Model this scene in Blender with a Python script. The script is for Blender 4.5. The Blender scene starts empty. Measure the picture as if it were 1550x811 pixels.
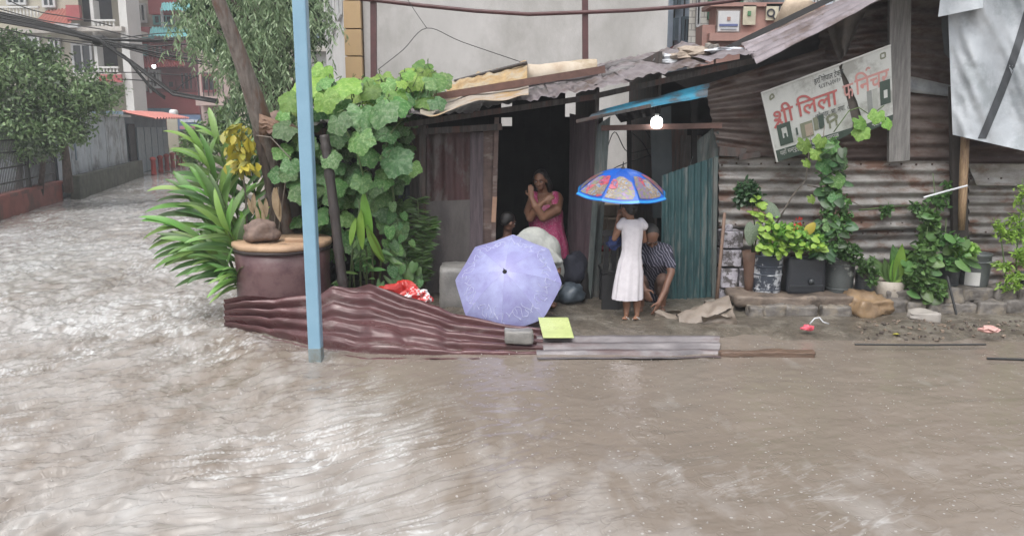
import bpy, bmesh, math, random
import numpy as np
from mathutils import Vector, Matrix, noise as mnoise
V = Vector
random.seed(7); rng = np.random.default_rng(7)
R = math.radians
scene = bpy.context.scene
COL = scene.collection

# ------------------------------------------------------------------ camera
F, PITCH, H = 1200.0, R(10.2), 2.05
cam = bpy.data.cameras.new("camera"); camo = bpy.data.objects.new("camera", cam); COL.objects.link(camo)
cam.sensor_width = 36; cam.lens = 36 * F / 1550; cam.clip_end = 2000; cam.clip_start = 0.05
camo.location = (0, 0, H); camo.rotation_euler = (math.pi / 2 - PITCH, 0, 0)
scene.camera = camo
# ------------------------------------------------------------------ sky, sun, exposure (overcast monsoon daylight)
SUN_EL, SUN_AZ = R(62), R(205)
world = bpy.data.worlds.new("World"); scene.world = world; world.use_nodes = True
wn = world.node_tree; bg = wn.nodes["Background"]
sky = wn.nodes.new("ShaderNodeTexSky"); sky.sky_type = 'NISHITA'; sky.sun_disc = False
sky.sun_elevation = SUN_EL; sky.sun_rotation = SUN_AZ; sky.air_density = 1.0; sky.dust_density = 4.0; sky.ozone_density = 1.0
hs = wn.nodes.new("ShaderNodeHueSaturation"); hs.inputs['Saturation'].default_value = 0.22
wn.links.new(sky.outputs[0], hs.inputs['Color']); wn.links.new(hs.outputs[0], bg.inputs[0]); bg.inputs[1].default_value = 0.15
sl = bpy.data.lights.new("sun", 'SUN'); sl.energy = 0.9; sl.angle = R(50); sl.color = (1, .98, .95)
so = bpy.data.objects.new("sun", sl); COL.objects.link(so)
# direction to the sun: azimuth measured as the Sky Texture does (0 = +Y, clockwise seen from above)
sd = V((math.sin(SUN_AZ) * math.cos(SUN_EL), math.cos(SUN_AZ) * math.cos(SUN_EL), math.sin(SUN_EL)))
so.rotation_euler = sd.to_track_quat('Z', 'Y').to_euler()
scene.view_settings.view_transform = 'Standard'; scene.view_settings.look = 'None'
scene.view_settings.exposure = 0.88; scene.view_settings.gamma = 1.0; scene.view_settings.use_curve_mapping = False
scene.cycles.use_denoising = True
scene.cycles.max_bounces = 6; scene.cycles.diffuse_bounces = 3; scene.cycles.glossy_bounces = 3
scene.cycles.transmission_bounces = 3; scene.cycles.transparent_max_bounces = 6; scene.cycles.volume_bounces = 0
scene.cycles.caustics_reflective = False; scene.cycles.caustics_refractive = False

# ------------------------------------------------------------------ helpers
cp, sp = math.cos(PITCH), math.sin(PITCH)
def ray(u, v):
    x = (u - 775) / F; y = (405.5 - v) / F
    return x, cp + y * sp, -sp + y * cp
def P(u, v, Y):
    d = ray(u, v); t = Y / d[1]; return V((d[0] * t, Y, H + d[2] * t))
def G(u, v, z=0.0):
    d = ray(u, v); t = (z - H) / d[2]; return V((d[0] * t, d[1] * t, z))
def nz(x, y=0, z=0): return mnoise.noise(V((x, y, z)))
def ru(a, b): return random.uniform(a, b)

MATS = {}
def mat(name, c1, c2=None, rough=.7, scale=4., bump=0., bscale=30., metallic=0., stretch=(1, 1, 1), c3=None, s3=1.3,
        t3=(.5, .62), island=False, transl=0., emit=0., spec=.5, rvar=.15, bdist=.01, ov=False):
    if name in MATS: return MATS[name]
    m = bpy.data.materials.new(name); m.use_nodes = True; nt = m.node_tree; N = nt.nodes; L = nt.links
    b = N["Principled BSDF"]; out = N["Material Output"]
    c1 = (*c1, 1); c2 = (*(c2 or [k * .75 for k in c1[:3]]), 1)
    tc = N.new("ShaderNodeTexCoord"); oi = N.new("ShaderNodeObjectInfo")
    mul = N.new("ShaderNodeMath"); mul.operation = 'MULTIPLY'; mul.inputs[1].default_value = 37.0; L.new(oi.outputs['Random'], mul.inputs[0])
    add = N.new("ShaderNodeVectorMath"); add.operation = 'ADD'; L.new(tc.outputs['Object'], add.inputs[0]); L.new(mul.outputs[0], add.inputs[1])
    mp = N.new("ShaderNodeMapping"); mp.inputs['Scale'].default_value = stretch; L.new(add.outputs[0], mp.inputs[0])
    n1 = N.new("ShaderNodeTexNoise"); n1.inputs['Scale'].default_value = scale; n1.inputs['Detail'].default_value = 8; n1.inputs['Roughness'].default_value = .65
    L.new(mp.outputs[0], n1.inputs['Vector'])
    rp = N.new("ShaderNodeValToRGB"); rp.color_ramp.elements[0].position = .36; rp.color_ramp.elements[1].position = .64
    rp.color_ramp.elements[0].color = c1; rp.color_ramp.elements[1].color = c2
    if island:
        gm = N.new("ShaderNodeNewGeometry"); mx = N.new("ShaderNodeMix"); mx.data_type = 'FLOAT'; mx.inputs[0].default_value = .6
        L.new(n1.outputs[0], mx.inputs[2]); L.new(gm.outputs['Random Per Island'], mx.inputs[3]); L.new(mx.outputs[0], rp.inputs[0])
    else: L.new(n1.outputs[0], rp.inputs[0])
    col = rp.outputs[0]
    if c3:
        n3 = N.new("ShaderNodeTexNoise"); n3.inputs['Scale'].default_value = s3; n3.inputs['Detail'].default_value = 7; n3.inputs['Roughness'].default_value = .7
        L.new(mp.outputs[0], n3.inputs['Vector'])
        r3 = N.new("ShaderNodeMapRange"); r3.inputs[1].default_value = t3[0]; r3.inputs[2].default_value = t3[1]; L.new(n3.outputs[0], r3.inputs[0])
        m3 = N.new("ShaderNodeMix"); m3.data_type = 'RGBA'; m3.inputs[7].default_value = (*c3, 1)
        L.new(r3.outputs[0], m3.inputs[0]); L.new(col, m3.inputs[6]); col = m3.outputs[2]
    if ov:          # every leaf its own tone
        hv = N.new("ShaderNodeHueSaturation"); m1 = N.new("ShaderNodeMapRange"); m1.inputs[3].default_value = .62; m1.inputs[4].default_value = 1.3; L.new(oi.outputs['Random'], m1.inputs[0]); L.new(m1.outputs[0], hv.inputs['Value'])
        fr_ = N.new("ShaderNodeMath"); fr_.operation = 'FRACT'; m_ = N.new("ShaderNodeMath"); m_.operation = 'MULTIPLY'; m_.inputs[1].default_value = 17.3; L.new(oi.outputs['Random'], m_.inputs[0]); L.new(m_.outputs[0], fr_.inputs[0])
        m2 = N.new("ShaderNodeMapRange"); m2.inputs[3].default_value = .475; m2.inputs[4].default_value = .52; L.new(fr_.outputs[0], m2.inputs[0]); L.new(m2.outputs[0], hv.inputs['Hue']); L.new(col, hv.inputs['Color']); col = hv.outputs[0]
    L.new(col, b.inputs['Base Color'])
    rr = N.new("ShaderNodeMapRange"); rr.inputs[3].default_value = max(.04, rough - rvar); rr.inputs[4].default_value = min(1, rough + rvar)
    L.new(n1.outputs[0], rr.inputs[0]); L.new(rr.outputs[0], b.inputs['Roughness'])
    b.inputs['Metallic'].default_value = metallic; b.inputs['Specular IOR Level'].default_value = spec
    if bump:
        nb = N.new("ShaderNodeTexNoise"); nb.inputs['Scale'].default_value = bscale; nb.inputs['Detail'].default_value = 5; L.new(mp.outputs[0], nb.inputs['Vector'])
        bp = N.new("ShaderNodeBump"); bp.inputs['Strength'].default_value = bump; bp.inputs['Distance'].default_value = bdist
        L.new(nb.outputs[0], bp.inputs['Height']); L.new(bp.outputs[0], b.inputs['Normal'])
    if transl:
        tr = N.new("ShaderNodeBsdfTranslucent"); L.new(col, tr.inputs[0]); ms = N.new("ShaderNodeMixShader"); ms.inputs[0].default_value = transl
        L.new(b.outputs[0], ms.inputs[1]); L.new(tr.outputs[0], ms.inputs[2]); L.new(ms.outputs[0], out.inputs[0])
    if emit:
        b.inputs['Emission Color'].default_value = c1; b.inputs['Emission Strength'].default_value = emit
    MATS[name] = m; return m

def tag(o, label=None, cat=None, group=None, kind=None):
    if label: o['label'] = label
    if cat: o['category'] = cat
    if group: o['group'] = group
    if kind: o['kind'] = kind
    return o
def thing(name, label, cat, loc=(0, 0, 0), group=None):
    o = bpy.data.objects.new(name, None); COL.objects.link(o); o.location = loc; o.empty_display_size = .1
    return tag(o, label, cat, group)
def wloc(o):
    w = V((0, 0, 0))
    while o is not None: w += V(o.location); o = o.parent
    return w
class MB:
    def __init__(s): s.v = []; s.f = []
    def add(s, vs, fs):
        k = len(s.v); s.v += [V(a) for a in vs]; s.f += [tuple(i + k for i in f) for f in fs]; return s
    def box(s, c, size, rot=None):
        x, y, z = [k / 2 for k in size]; c = V(c)
        vs = [V((a * x, b * y, d * z)) for a in (-1, 1) for b in (-1, 1) for d in (-1, 1)]
        if rot is not None: vs = [rot @ a for a in vs]
        return s.add([c + a for a in vs], [(0, 1, 3, 2), (4, 6, 7, 5), (0, 4, 5, 1), (2, 3, 7, 6), (0, 2, 6, 4), (1, 5, 7, 3)])
    def box2(s, a, b):
        a = V(a); b = V(b); return s.box((a + b) / 2, [abs(k) for k in (b - a)])
    def beam(s, p, q, w, h, up=(0, 0, 1)):
        p = V(p); q = V(q); d = q - p; L = d.length; d.normalize(); sd_ = d.cross(V(up))
        if sd_.length < 1e-4: sd_ = V((1, 0, 0))
        sd_.normalize(); u = sd_.cross(d); return s.box((p + q) / 2, (L, w, h), Matrix((d, sd_, u)).transposed())
    def tube(s, pts, rad, n=8, caps=True):
        pts = [V(p) for p in pts]; m = len(pts)
        if not hasattr(rad, '__len__'): rad = [rad] * m
        vs = []; ref = None
        for i, p in enumerate(pts):
            d = (pts[min(i + 1, m - 1)] - pts[max(i - 1, 0)]); d = d.normalized() if d.length > 1e-9 else V((0, 0, 1))
            if ref is None: ref = d.cross(V((.123, .9, .31))).normalized()
            a = (ref - d * ref.dot(d)); a = a.normalized() if a.length > 1e-6 else d.orthogonal().normalized(); ref = a; b = d.cross(a)
            for k in range(n):
                t = 2 * math.pi * k / n; vs.append(p + (a * math.cos(t) + b * math.sin(t)) * rad[i])
        fs = [(i * n + k, i * n + (k + 1) % n, (i + 1) * n + (k + 1) % n, (i + 1) * n + k) for i in range(m - 1) for k in range(n)]
        if caps: fs += [tuple(range(n - 1, -1, -1)), tuple((m - 1) * n + k for k in range(n))]
        return s.add(vs, fs)
    def lathe(s, prof, n=24, c=(0, 0, 0), wob=0., M3=None, caps=True, sx=1., seed=0):
        c = V(c); vs = []
        for r, z in prof:
            for k in range(n):
                t = 2 * math.pi * k / n; q = r * (1 + wob * nz(math.cos(t) * 1.5 + seed, math.sin(t) * 1.5, z * 4))
                p = V((q * math.cos(t) * sx, q * math.sin(t), z)); vs.append(c + (M3 @ p if M3 else p))
        m = len(prof)
        fs = [(i * n + k, i * n + (k + 1) % n, (i + 1) * n + (k + 1) % n, (i + 1) * n + k) for i in range(m - 1) for k in range(n)]
        if caps: fs += [tuple(range(n - 1, -1, -1)), tuple((m - 1) * n + k for k in range(n))]
        return s.add(vs, fs)
    def grid(s, fn, nu, nv):
        vs = [fn(i / nu, j / nv) for j in range(nv + 1) for i in range(nu + 1)]
        return s.add(vs, [(j * (nu + 1) + i, j * (nu + 1) + i + 1, (j + 1) * (nu + 1) + i + 1, (j + 1) * (nu + 1) + i) for j in range(nv) for i in range(nu)])
    def rock(s, c, size, seed=0, n=10, rough=.25, rot=0):
        c = V(c); vs = []; m = n // 2 + 1; Rz = Matrix.Rotation(rot, 3, 'Z')
        for j in range(m + 1):
            ph = math.pi * j / m - math.pi / 2
            for k in range(n):
                t = 2 * math.pi * k / n; d = V((math.cos(ph) * math.cos(t), math.cos(ph) * math.sin(t), math.sin(ph)))
                e = V([math.copysign(abs(a) ** .6, a) for a in d]); q = 1 + rough * nz(*(d * 1.3 + V((seed * 3.7, seed, 0))))
                vs.append(c + Rz @ V((e.x * size[0] / 2 * q, e.y * size[1] / 2 * q, e.z * size[2] / 2 * q)))
        return s.add(vs, [(j * n + k, j * n + (k + 1) % n, (j + 1) * n + (k + 1) % n, (j + 1) * n + k) for j in range(m) for k in range(n)])
    def build(s, name, m, parent=None, smooth=False, loc=None, bevel=0., kind=None, autos=None, local=False):
        if parent is not None: base = V((0, 0, 0)) if local else wloc(parent)
        elif loc is not None: base = V(loc)
        else:
            xs = [a.x for a in s.v]; ys = [a.y for a in s.v]; base = V(((min(xs) + max(xs)) / 2, (min(ys) + max(ys)) / 2, min(a.z for a in s.v)))
        me = bpy.data.meshes.new(name); me.from_pydata([a - base for a in s.v], [], s.f); me.update()
        if smooth: me.polygons.foreach_set('use_smooth', [True] * len(me.polygons))
        if m: me.materials.append(m)
        o = bpy.data.objects.new(name, me); COL.objects.link(o)
        if parent is not None: o.parent = parent
        else: o.location = base
        if bevel:
            md = o.modifiers.new('bevel', 'BEVEL'); md.width = bevel; md.segments = 2; md.limit_method = 'ANGLE'
        if kind: o['kind'] = kind
        return o
def npmesh(name, verts, quads, m, parent=None, kind=None, smooth=False, base=None, tris=False):
    k = 3 if tris else 4
    base = np.array(wloc(parent) if parent is not None else (base if base is not None else (0, 0, 0)), dtype=np.float32)
    verts = np.asarray(verts, dtype=np.float32) - base
    me = bpy.data.meshes.new(name); me.vertices.add(len(verts)); me.vertices.foreach_set('co', verts.ravel())
    q = np.asarray(quads, dtype=np.int32); me.loops.add(q.size); me.loops.foreach_set('vertex_index', q.ravel())
    me.polygons.add(len(q)); me.polygons.foreach_set('loop_start', np.arange(0, q.size, k, dtype=np.int32))
    me.update(calc_edges=True); me.validate()
    if smooth: me.polygons.foreach_set('use_smooth', np.ones(len(me.polygons), dtype=bool))
    me.materials.append(m); o = bpy.data.objects.new(name, me); COL.objects.link(o)
    if parent is not None: o.parent = parent
    else: o.location = V([float(b) for b in base])
    if kind: o['kind'] = kind
    return o
def copy_tree(o, parent=None):
    c = o.copy(); COL.objects.link(c)
    if parent is not None: c.parent = parent
    for ch in list(o.children): copy_tree(ch, c)
    return c
def put(mesh, name, parent, loc, rot, scale):
    o = bpy.data.objects.new(name, mesh); COL.objects.link(o); o.parent = parent; o.location = V(loc) - wloc(parent)
    o.rotation_mode = 'QUATERNION'; o.rotation_quaternion = rot; o.scale = (scale,) * 3 if not hasattr(scale, '__len__') else scale
    return o
def basis(d, n):     # quaternion whose local X is d (leaf axis) and local Z near n (leaf face)
    d = V(d).normalized(); n = V(n); y = n.cross(d)
    if y.length < 1e-4: y = d.orthogonal()
    y.normalize(); z = d.cross(y); return Matrix((d, y, z)).transposed().to_quaternion()
def qlerp(a, b, t): return a + (b - a) * t
def sheet(name, A, B, C, D, ridges, amp, m, parent=None, across='t', dent=.008, seed=0, nu=None, ragged=0., **kw):
    """corrugated sheet over the quad A (top left) B (top right) C (bottom right) D (bottom left); across='t': ridges run left to right"""
    A, B, C, D = map(V, (A, B, C, D)); n = (B - A).cross(D - A).normalized(); mb = MB()
    k = max(8, int(ridges * 8))
    def fn(s, t):
        if across == 't':
            if ragged: s = s + ragged * (nz(t * 7, seed, 3) * (1 if s > .5 else -1)) * (abs(s - .5) * 2) ** 8
        elif ragged: t = t + ragged * nz(s * 7, seed, 5) * (abs(t - .5) * 2) ** 8
        p = qlerp(qlerp(A, B, s), qlerp(D, C, s), t); w = t if across == 't' else s
        o = amp * math.sin(w * ridges * 2 * math.pi) + dent * 2 * nz(s * 3.1 + seed, t * 2.7, seed) + dent * nz(s * 9 + seed, t * 7, seed)
        return p + n * o
    if across == 't': mb.grid(fn, nu or 14, k)
    else: mb.grid(fn, k, nu or 14)
    return mb.build(name, m, parent, smooth=True, **kw)
def leafmesh(name, kind, m):
    mb = MB()
    if kind == 'pumpkin':      # lobed round leaf, stalk at origin, blade towards +X
        n = 40; rim = []
        for k in range(n):
            t = 2 * math.pi * (k + .5) / n - math.pi; r = .5 * (1 + .09 * math.cos(5 * t) + .05 * math.sin(17 * t)) * (1 - .55 * math.exp(-((abs(t) - math.pi) / .28) ** 2))
            rim.append((t, r))
        vs = [V((0.42, 0, 0))]
        for fr in (.5, 1.0):
            for t, r in rim:
                q = r * fr; z = -.16 * q * q * 2 - .05 * abs(math.cos(2.5 * t)) * fr + .02 * math.sin(9 * t) * fr; vs.append(V((.42 + q * math.cos(t), q * math.sin(t), z)))
        fs = [(0, 1 + k, 1 + (k + 1) % n) for k in range(n)] + [(1 + k, 1 + n + k, 1 + n + (k + 1) % n, 1 + (k + 1) % n) for k in range(n)]
        mb.add(vs, fs)
    elif kind == 'heart':
        n = 16; vs = [V((.35, 0, .03))]
        for k in range(n):
            t = 2 * math.pi * k / n; x = .5 + .5 * math.cos(t); w = .42 * math.sin(t) * (1.25 - .7 * x); x2 = x if x > .15 else x - .1 * (1 if abs(w) > .02 else -1)
            vs.append(V((x2, w, -.12 * abs(w) * 2 - .12 * x * x)))
        mb.add(vs, [(0, 1 + k, 1 + (k + 1) % n) for k in range(n)])
    elif kind == 'strap':      # long arching blade
        n = 12
        def fn(s, t):
            w = .075 * math.sin(math.pi * min(1, s * .93 + .07)) ** .6; a = 1.15 * s
            return V((math.sin(a) / 1.15, (t - .5) * 2 * w, .02 * abs(t - .5) * 2 - (1 - math.cos(a)) / 1.15))
        mb.grid(fn, n, 2)
    elif kind == 'lance':
        n = 8
        def fn(s, t):
            w = .13 * math.sin(math.pi * (s * .96 + .02)) ** .8; return V((s, (t - .5) * 2 * w, .05 * abs(t - .5) * 2 - .22 * s * s))
        mb.grid(fn, n, 2)
    me = bpy.data.meshes.new(name); me.from_pydata(mb.v, [], mb.f); me.polygons.foreach_set('use_smooth', [True] * len(me.polygons)); me.materials.append(m); return me
def leaves(name, pos, dirs, L, W, m, parent, kind='stuff', lvar=.35):
    """a joined mass of small folded leaves"""
    pos = np.asarray(pos, dtype=float); n = len(pos); d = np.asarray(dirs, dtype=float); d /= np.linalg.norm(d, axis=1)[:, None] + 1e-9
    nr = rng.normal(size=(n, 3)) + np.array([0, -.3, .9]); s = np.cross(d, nr); s /= np.linalg.norm(s, axis=1)[:, None] + 1e-9; up = np.cross(s, d)
    l = L * (1 + lvar * rng.uniform(-1, 1, n))[:, None]; w = l * (W / L) / 2
    v = np.stack([pos, pos + d * l * .35 + s * w + up * w * .35, pos + d * l * .35 - s * w + up * w * .35, pos + d * l * .72 + s * w * .75 - up * l * .04, pos + d * l * .72 - s * w * .75 - up * l * .04, pos + d * l - up * l * .14], 1).reshape(-1, 3)
    i = np.arange(n)[:, None] * 6
    q = np.concatenate([i + np.array([[0, 1, 3, 3]]), i + np.array([[0, 3, 4, 2]]), i + np.array([[3, 5, 4, 4]])], 0)
    t = np.concatenate([i + np.array([[0, 1, 3]]), i + np.array([[0, 3, 4]]), i + np.array([[0, 4, 2]]), i + np.array([[3, 5, 4]])], 0)
    return npmesh(name, v, t, m, parent, kind, tris=True)
# ------------------------------------------------------------------ materials
BR = (.28, .235, .19)
m_mud = mat('mud', (.135, .115, .092), (.07, .06, .048), rough=.32, scale=9, bump=.8, bscale=22, c3=(.18, .162, .135), s3=3, rvar=.3, bdist=.02)
m_bark = mat('bark', (.13, .10, .085), (.06, .045, .038), rough=.8, scale=9, bump=.8, bscale=40, stretch=(3, 3, .6))
m_barkg = mat('grey_bark', (.21, .18, .16), (.10, .08, .07), rough=.7, scale=7, bump=.6, bscale=40, stretch=(3, 3, .6), c3=(.13, .07, .05), s3=2)
m_tin = mat('rusty_brown_tin', (.20, .165, .15), (.10, .07, .06), rough=.5, metallic=.25, scale=3, bump=.2, c3=(.10, .055, .04), s3=1.7, stretch=(1, 1, 2.5))
m_tin2 = mat('grey_tin', (.34, .325, .31), (.17, .15, .135), rough=.42, metallic=.2, scale=4, bump=.3, c3=(.15, .085, .06), s3=1.9, t3=(.50, .60), stretch=(1, 1, 2.2))
m_tin3 = mat('dark_rust_tin', (.15, .10, .085), (.09, .058, .05), rough=.5, metallic=.2, scale=3, bump=.2, c3=(.24, .20, .18), s3=2, t3=(.56, .66), stretch=(1, 1, 3))
m_roof = mat('roof_tin', (.27, .235, .25), (.18, .155, .165), rough=.4, metallic=.3, scale=4, bump=.2, c3=(.10, .07, .06), s3=1.4)
m_wood = mat('old_plank', (.085, .073, .067), (.045, .038, .035), rough=.7, scale=6, bump=.5, bscale=30, stretch=(6, 6, .7), c3=(.10, .05, .04), s3=1)
m_woodg = mat('grey_wood', (.23, .22, .21), (.13, .125, .12), rough=.65, scale=6, bump=.5, bscale=30, stretch=(6, 6, .6))
m_woodp = mat('mauve_plank', (.12, .09, .10), (.065, .05, .057), rough=.6, scale=5, bump=.4, stretch=(6, 6, .6))
m_dark = mat('dark_and_room_shade', (.02, .018, .018), (.012, .011, .011), rough=.9, spec=.2)  # near-black for dark posts and cloth; on room walls the shade is painted in
m_bamboo = mat('dark_bamboo', (.055, .045, .042), (.03, .025, .024), rough=.5, scale=6, bump=.2, stretch=(5, 5, .8))
m_steel = mat('maroon_steel', (.10, .04, .04), (.07, .03, .03), rough=.45, scale=8, bump=.1)
m_plaster = mat('plaster', (.52, .50, .485), (.44, .425, .41), rough=.85, scale=1.2, bump=.3, bscale=60, c3=(.35, .335, .315), s3=.9, t3=(.42, .66), stretch=(1, 1, .6))
m_stone = mat('stone', (.17, .155, .14), (.10, .09, .082), rough=.6, scale=9, bump=.7, bscale=35, c3=(.22, .19, .15), s3=4)
m_conc = mat('wet_concrete', (.25, .24, .225), (.17, .165, .155), rough=.5, scale=6, bump=.5, bscale=50)

# ------------------------------------------------------------------ water and ground
_tab = rng.uniform(-1, 1, (256, 256))
def vn(x, y, sx=0):
    x = x + sx * 17.31; y = y + sx * 5.77; xi = np.floor(x).astype(int); yi = np.floor(y).astype(int); fx = x - xi; fy = y - yi
    fx = fx * fx * (3 - 2 * fx); fy = fy * fy * (3 - 2 * fy); t = lambda a, b: _tab[a & 255, b & 255]
    return (t(xi, yi) * (1 - fx) + t(xi + 1, yi) * fx) * (1 - fy) + (t(xi, yi + 1) * (1 - fx) + t(xi + 1, yi + 1) * fx) * fy
def fbm(x, y, s, o=4, g=.5):
    r = 0; a = 1
    for k in range(o): r = r + a * vn(x, y, s + k * 3); x = x * 2.03; y = y * 2.03; a *= g
    return r
def sstep(a, b, x): t = np.clip((x - a) / (b - a), 0, 1); return t * t * (3 - 2 * t)
_BY = [2, 3.5, 4.6, 5.8, 7.0, 8.0, 10, 14, 60]; _BX = [1.5, .4, -.4, -1.35, -2.0, -2.9, -3.6, -4.6, -14]
def turb(X, Y): return sstep(.9, -.7, X - np.interp(Y, _BY, _BX))
_YY = np.linspace(1, 300, 6000); _SL = np.interp(_YY, [3, 4, 5, 6, 8, 12], [1.1, .95, .7, .4, -.05, -.28]); _XF = np.concatenate([[0], np.cumsum((_SL[1:] + _SL[:-1]) / 2 * np.diff(_YY))])
def flow(X, Y):          # streamlines: out of the street, then swinging round to the right
    sl_ = np.interp(Y, _YY, _SL); return (X - np.interp(Y, _YY, _XF)) / np.sqrt(1 + sl_ ** 2)
def wave(X, Y):
    T = turb(X, Y); far = 1 / (1 + (Y / 20) ** 2); p = flow(X, Y) + .22 * vn(X * 1.1, Y * .8, 1) + .05 * vn(X * 4, Y * 3, 2); q = Y + .3 * vn(X * .9, Y * .5, 7)
    big = fbm(p * 1.7, q * .9, 3, 3); chop = 1 - np.abs(fbm(p * 4.5, q * 2.6, 9, 3, .5)) * 1.3; fine = fbm(p * 13, q * 7, 21, 3)
    swell = np.exp(-((X - np.interp(Y, _BY, _BX) + .25) / .35) ** 2) * np.exp(-((Y - 6.6) / 1.6) ** 2) * .06
    h = T * (.026 * big + .020 * chop + .018 * (1 - np.abs(fbm(p * 9, q * 7, 15, 3, .55)) * 1.5) + .013 * fine) * (.3 + .7 * far) - .05 * T + swell
    h = h + .035 * np.exp(-(((X + 1.70) / .16) ** 2 + ((Y - 6.93) / .10) ** 2)) - .02 * np.exp(-(((X + 1.55) / .3) ** 2 + ((Y - 6.72) / .07) ** 2))
    edge = np.exp(-((X - np.interp(Y, _BY, _BX) - .5) / .8) ** 2)
    calm = .0055 * fbm(p * 1.6, q * 2.6, 31, 4, .6) + .0022 * fbm(X * 7, Y * 9, 41, 3, .6) + .006 * edge * fbm(p * 5, q * 3, 51, 3) + .006 * vn(X * .8, Y * 1.2, 5)
    return h + calm * (1 - .5 * T)
ys = [1.2]
while ys[-1] < 75: ys.append(ys[-1] + min(.9, .0105 * (ys[-1] / 4) ** 1.75 if ys[-1] > 4 else .0105))
ys = np.array(ys + [90, 120, 180, 300]); ss = np.concatenate([[-6, -4, -2.5, -1.6, -1.1, -.9], np.linspace(-.78, .78, 760), [.9, 1.1, 1.6, 2.5, 4, 6]])
GX = ss[None, :] * (ys[:, None] + .4); GY = np.repeat(ys[:, None], len(ss), 1); Z = wave(GX, GY); Z[GY > 76] = 0
r2 = random.Random(3)
for k in range(900):         # rings where rain drops hit
    y = r2.uniform(3.2, 8.0) if k < 750 else r2.uniform(6, 14); x = r2.uniform(-.68, .68) * y; rad = r2.uniform(.015, .085); am = r2.uniform(.002, .0045) * (1 if rad < .06 else .5)
    i0, i1 = np.searchsorted(ys, [y - .15, y + .15]); j0, j1 = np.searchsorted(ss, [(x - .16) / y, (x + .16) / y])
    if i1 <= i0 or j1 <= j0: continue
    d = np.hypot(GX[i0:i1, j0:j1] - x, GY[i0:i1, j0:j1] - y); Z[i0:i1, j0:j1] += am * np.cos((d - rad) * 2 * math.pi / .028) * np.exp(-((d - rad) / .018) ** 2)
nr_, nc_ = Z.shape; idx = np.arange(nr_ * nc_).reshape(nr_, nc_)
wq = np.stack([idx[:-1, :-1], idx[:-1, 1:], idx[1:, 1:], idx[1:, :-1]], -1).reshape(-1, 4)
def water_material():
    m = mat('flood_water', (.212, .178, .148), (.178, .148, .122), rough=.10, scale=.8, rvar=.05, spec=.5); nt = m.node_tree; N = nt.nodes; L = nt.links; b = N["Principled BSDF"]
    tc = N.new("ShaderNodeTexCoord"); base = b.inputs['Base Color'].links[0].from_socket
    at = N.new("ShaderNodeAttribute"); at.attribute_name = 'froth_and_sheen'
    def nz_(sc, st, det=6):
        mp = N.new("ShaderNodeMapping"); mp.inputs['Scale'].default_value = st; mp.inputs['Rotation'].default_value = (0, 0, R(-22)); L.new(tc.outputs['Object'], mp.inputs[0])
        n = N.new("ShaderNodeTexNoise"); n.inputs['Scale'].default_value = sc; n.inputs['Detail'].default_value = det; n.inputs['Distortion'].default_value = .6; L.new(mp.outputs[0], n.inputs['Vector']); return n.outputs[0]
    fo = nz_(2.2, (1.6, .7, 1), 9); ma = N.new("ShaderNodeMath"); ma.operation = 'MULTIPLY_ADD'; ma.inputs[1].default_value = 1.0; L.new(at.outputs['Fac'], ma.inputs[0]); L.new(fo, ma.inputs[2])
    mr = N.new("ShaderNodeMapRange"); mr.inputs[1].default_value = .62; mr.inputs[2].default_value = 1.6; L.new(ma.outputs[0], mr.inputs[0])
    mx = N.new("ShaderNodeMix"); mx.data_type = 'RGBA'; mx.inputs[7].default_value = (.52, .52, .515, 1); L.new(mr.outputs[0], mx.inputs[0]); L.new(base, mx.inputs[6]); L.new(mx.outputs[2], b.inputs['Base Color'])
    n2 = nz_(16, (1, .8, 1), 5); n3 = nz_(60, (1, 1, 1), 3)
    b1 = N.new("ShaderNodeBump"); b1.inputs['Strength'].default_value = .55; b1.inputs['Distance'].default_value = .006; L.new(n2, b1.inputs['Height'])
    b2 = N.new("ShaderNodeBump"); b2.inputs['Strength'].default_value = .2; b2.inputs['Distance'].default_value = .002; L.new(n3, b2.inputs['Height']); L.new(b1.outputs[0], b2.inputs['Normal'])
    
    nrm = b2.outputs[0]
    def M_(op, x, y, z=None):
        k = N.new("ShaderNodeMath"); k.operation = op
        for i, q in enumerate((x, y, z)):
            if q is None: continue
            if isinstance(q, (int, float)): k.inputs[i].default_value = q
            else: L.new(q, k.inputs[i])
        return k.outputs[0]
    spot = None
    for sc_, st in ((5.0, .28), (9.0, .25), (3.1, .25)):          # rings spreading from the rain drops
        vo = N.new("ShaderNodeTexVoronoi"); vo.voronoi_dimensions = '2D'; vo.inputs['Scale'].default_value = sc_; L.new(tc.outputs['Object'], vo.inputs['Vector']); sc2 = N.new("ShaderNodeSeparateColor"); L.new(vo.outputs['Color'], sc2.inputs[0])
        r_ = M_('MULTIPLY', sc2.outputs[0], .42); mk = N.new("ShaderNodeMapRange"); mk.interpolation_type = 'SMOOTHSTEP'; L.new(M_('ABSOLUTE', M_('SUBTRACT', vo.outputs['Distance'], r_), 0), mk.inputs[0]); mk.inputs[1].default_value = .01; mk.inputs[2].default_value = .07; mk.inputs[3].default_value = 1; mk.inputs[4].default_value = 0
        hgt = M_('MULTIPLY', M_('MULTIPLY', M_('SINE', M_('MULTIPLY', vo.outputs['Distance'], 250.0 / sc_), 0), mk.outputs[0]), M_('GREATER_THAN', sc2.outputs[1], .5))
        bb = N.new("ShaderNodeBump"); bb.inputs['Strength'].default_value = st; bb.inputs['Distance'].default_value = .004; L.new(hgt, bb.inputs['Height']); L.new(nrm, bb.inputs['Normal']); nrm = bb.outputs[0]
        s1 = M_('LESS_THAN', vo.outputs['Distance'], M_('MULTIPLY', sc2.outputs[2], .0085 * sc_)); spot = s1 if spot is None else M_('MAXIMUM', spot, s1)
    mr2 = M_('MAXIMUM', mr.outputs[0], M_('MULTIPLY', spot, .42)); L.new(mr2, mx.inputs[0])
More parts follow.
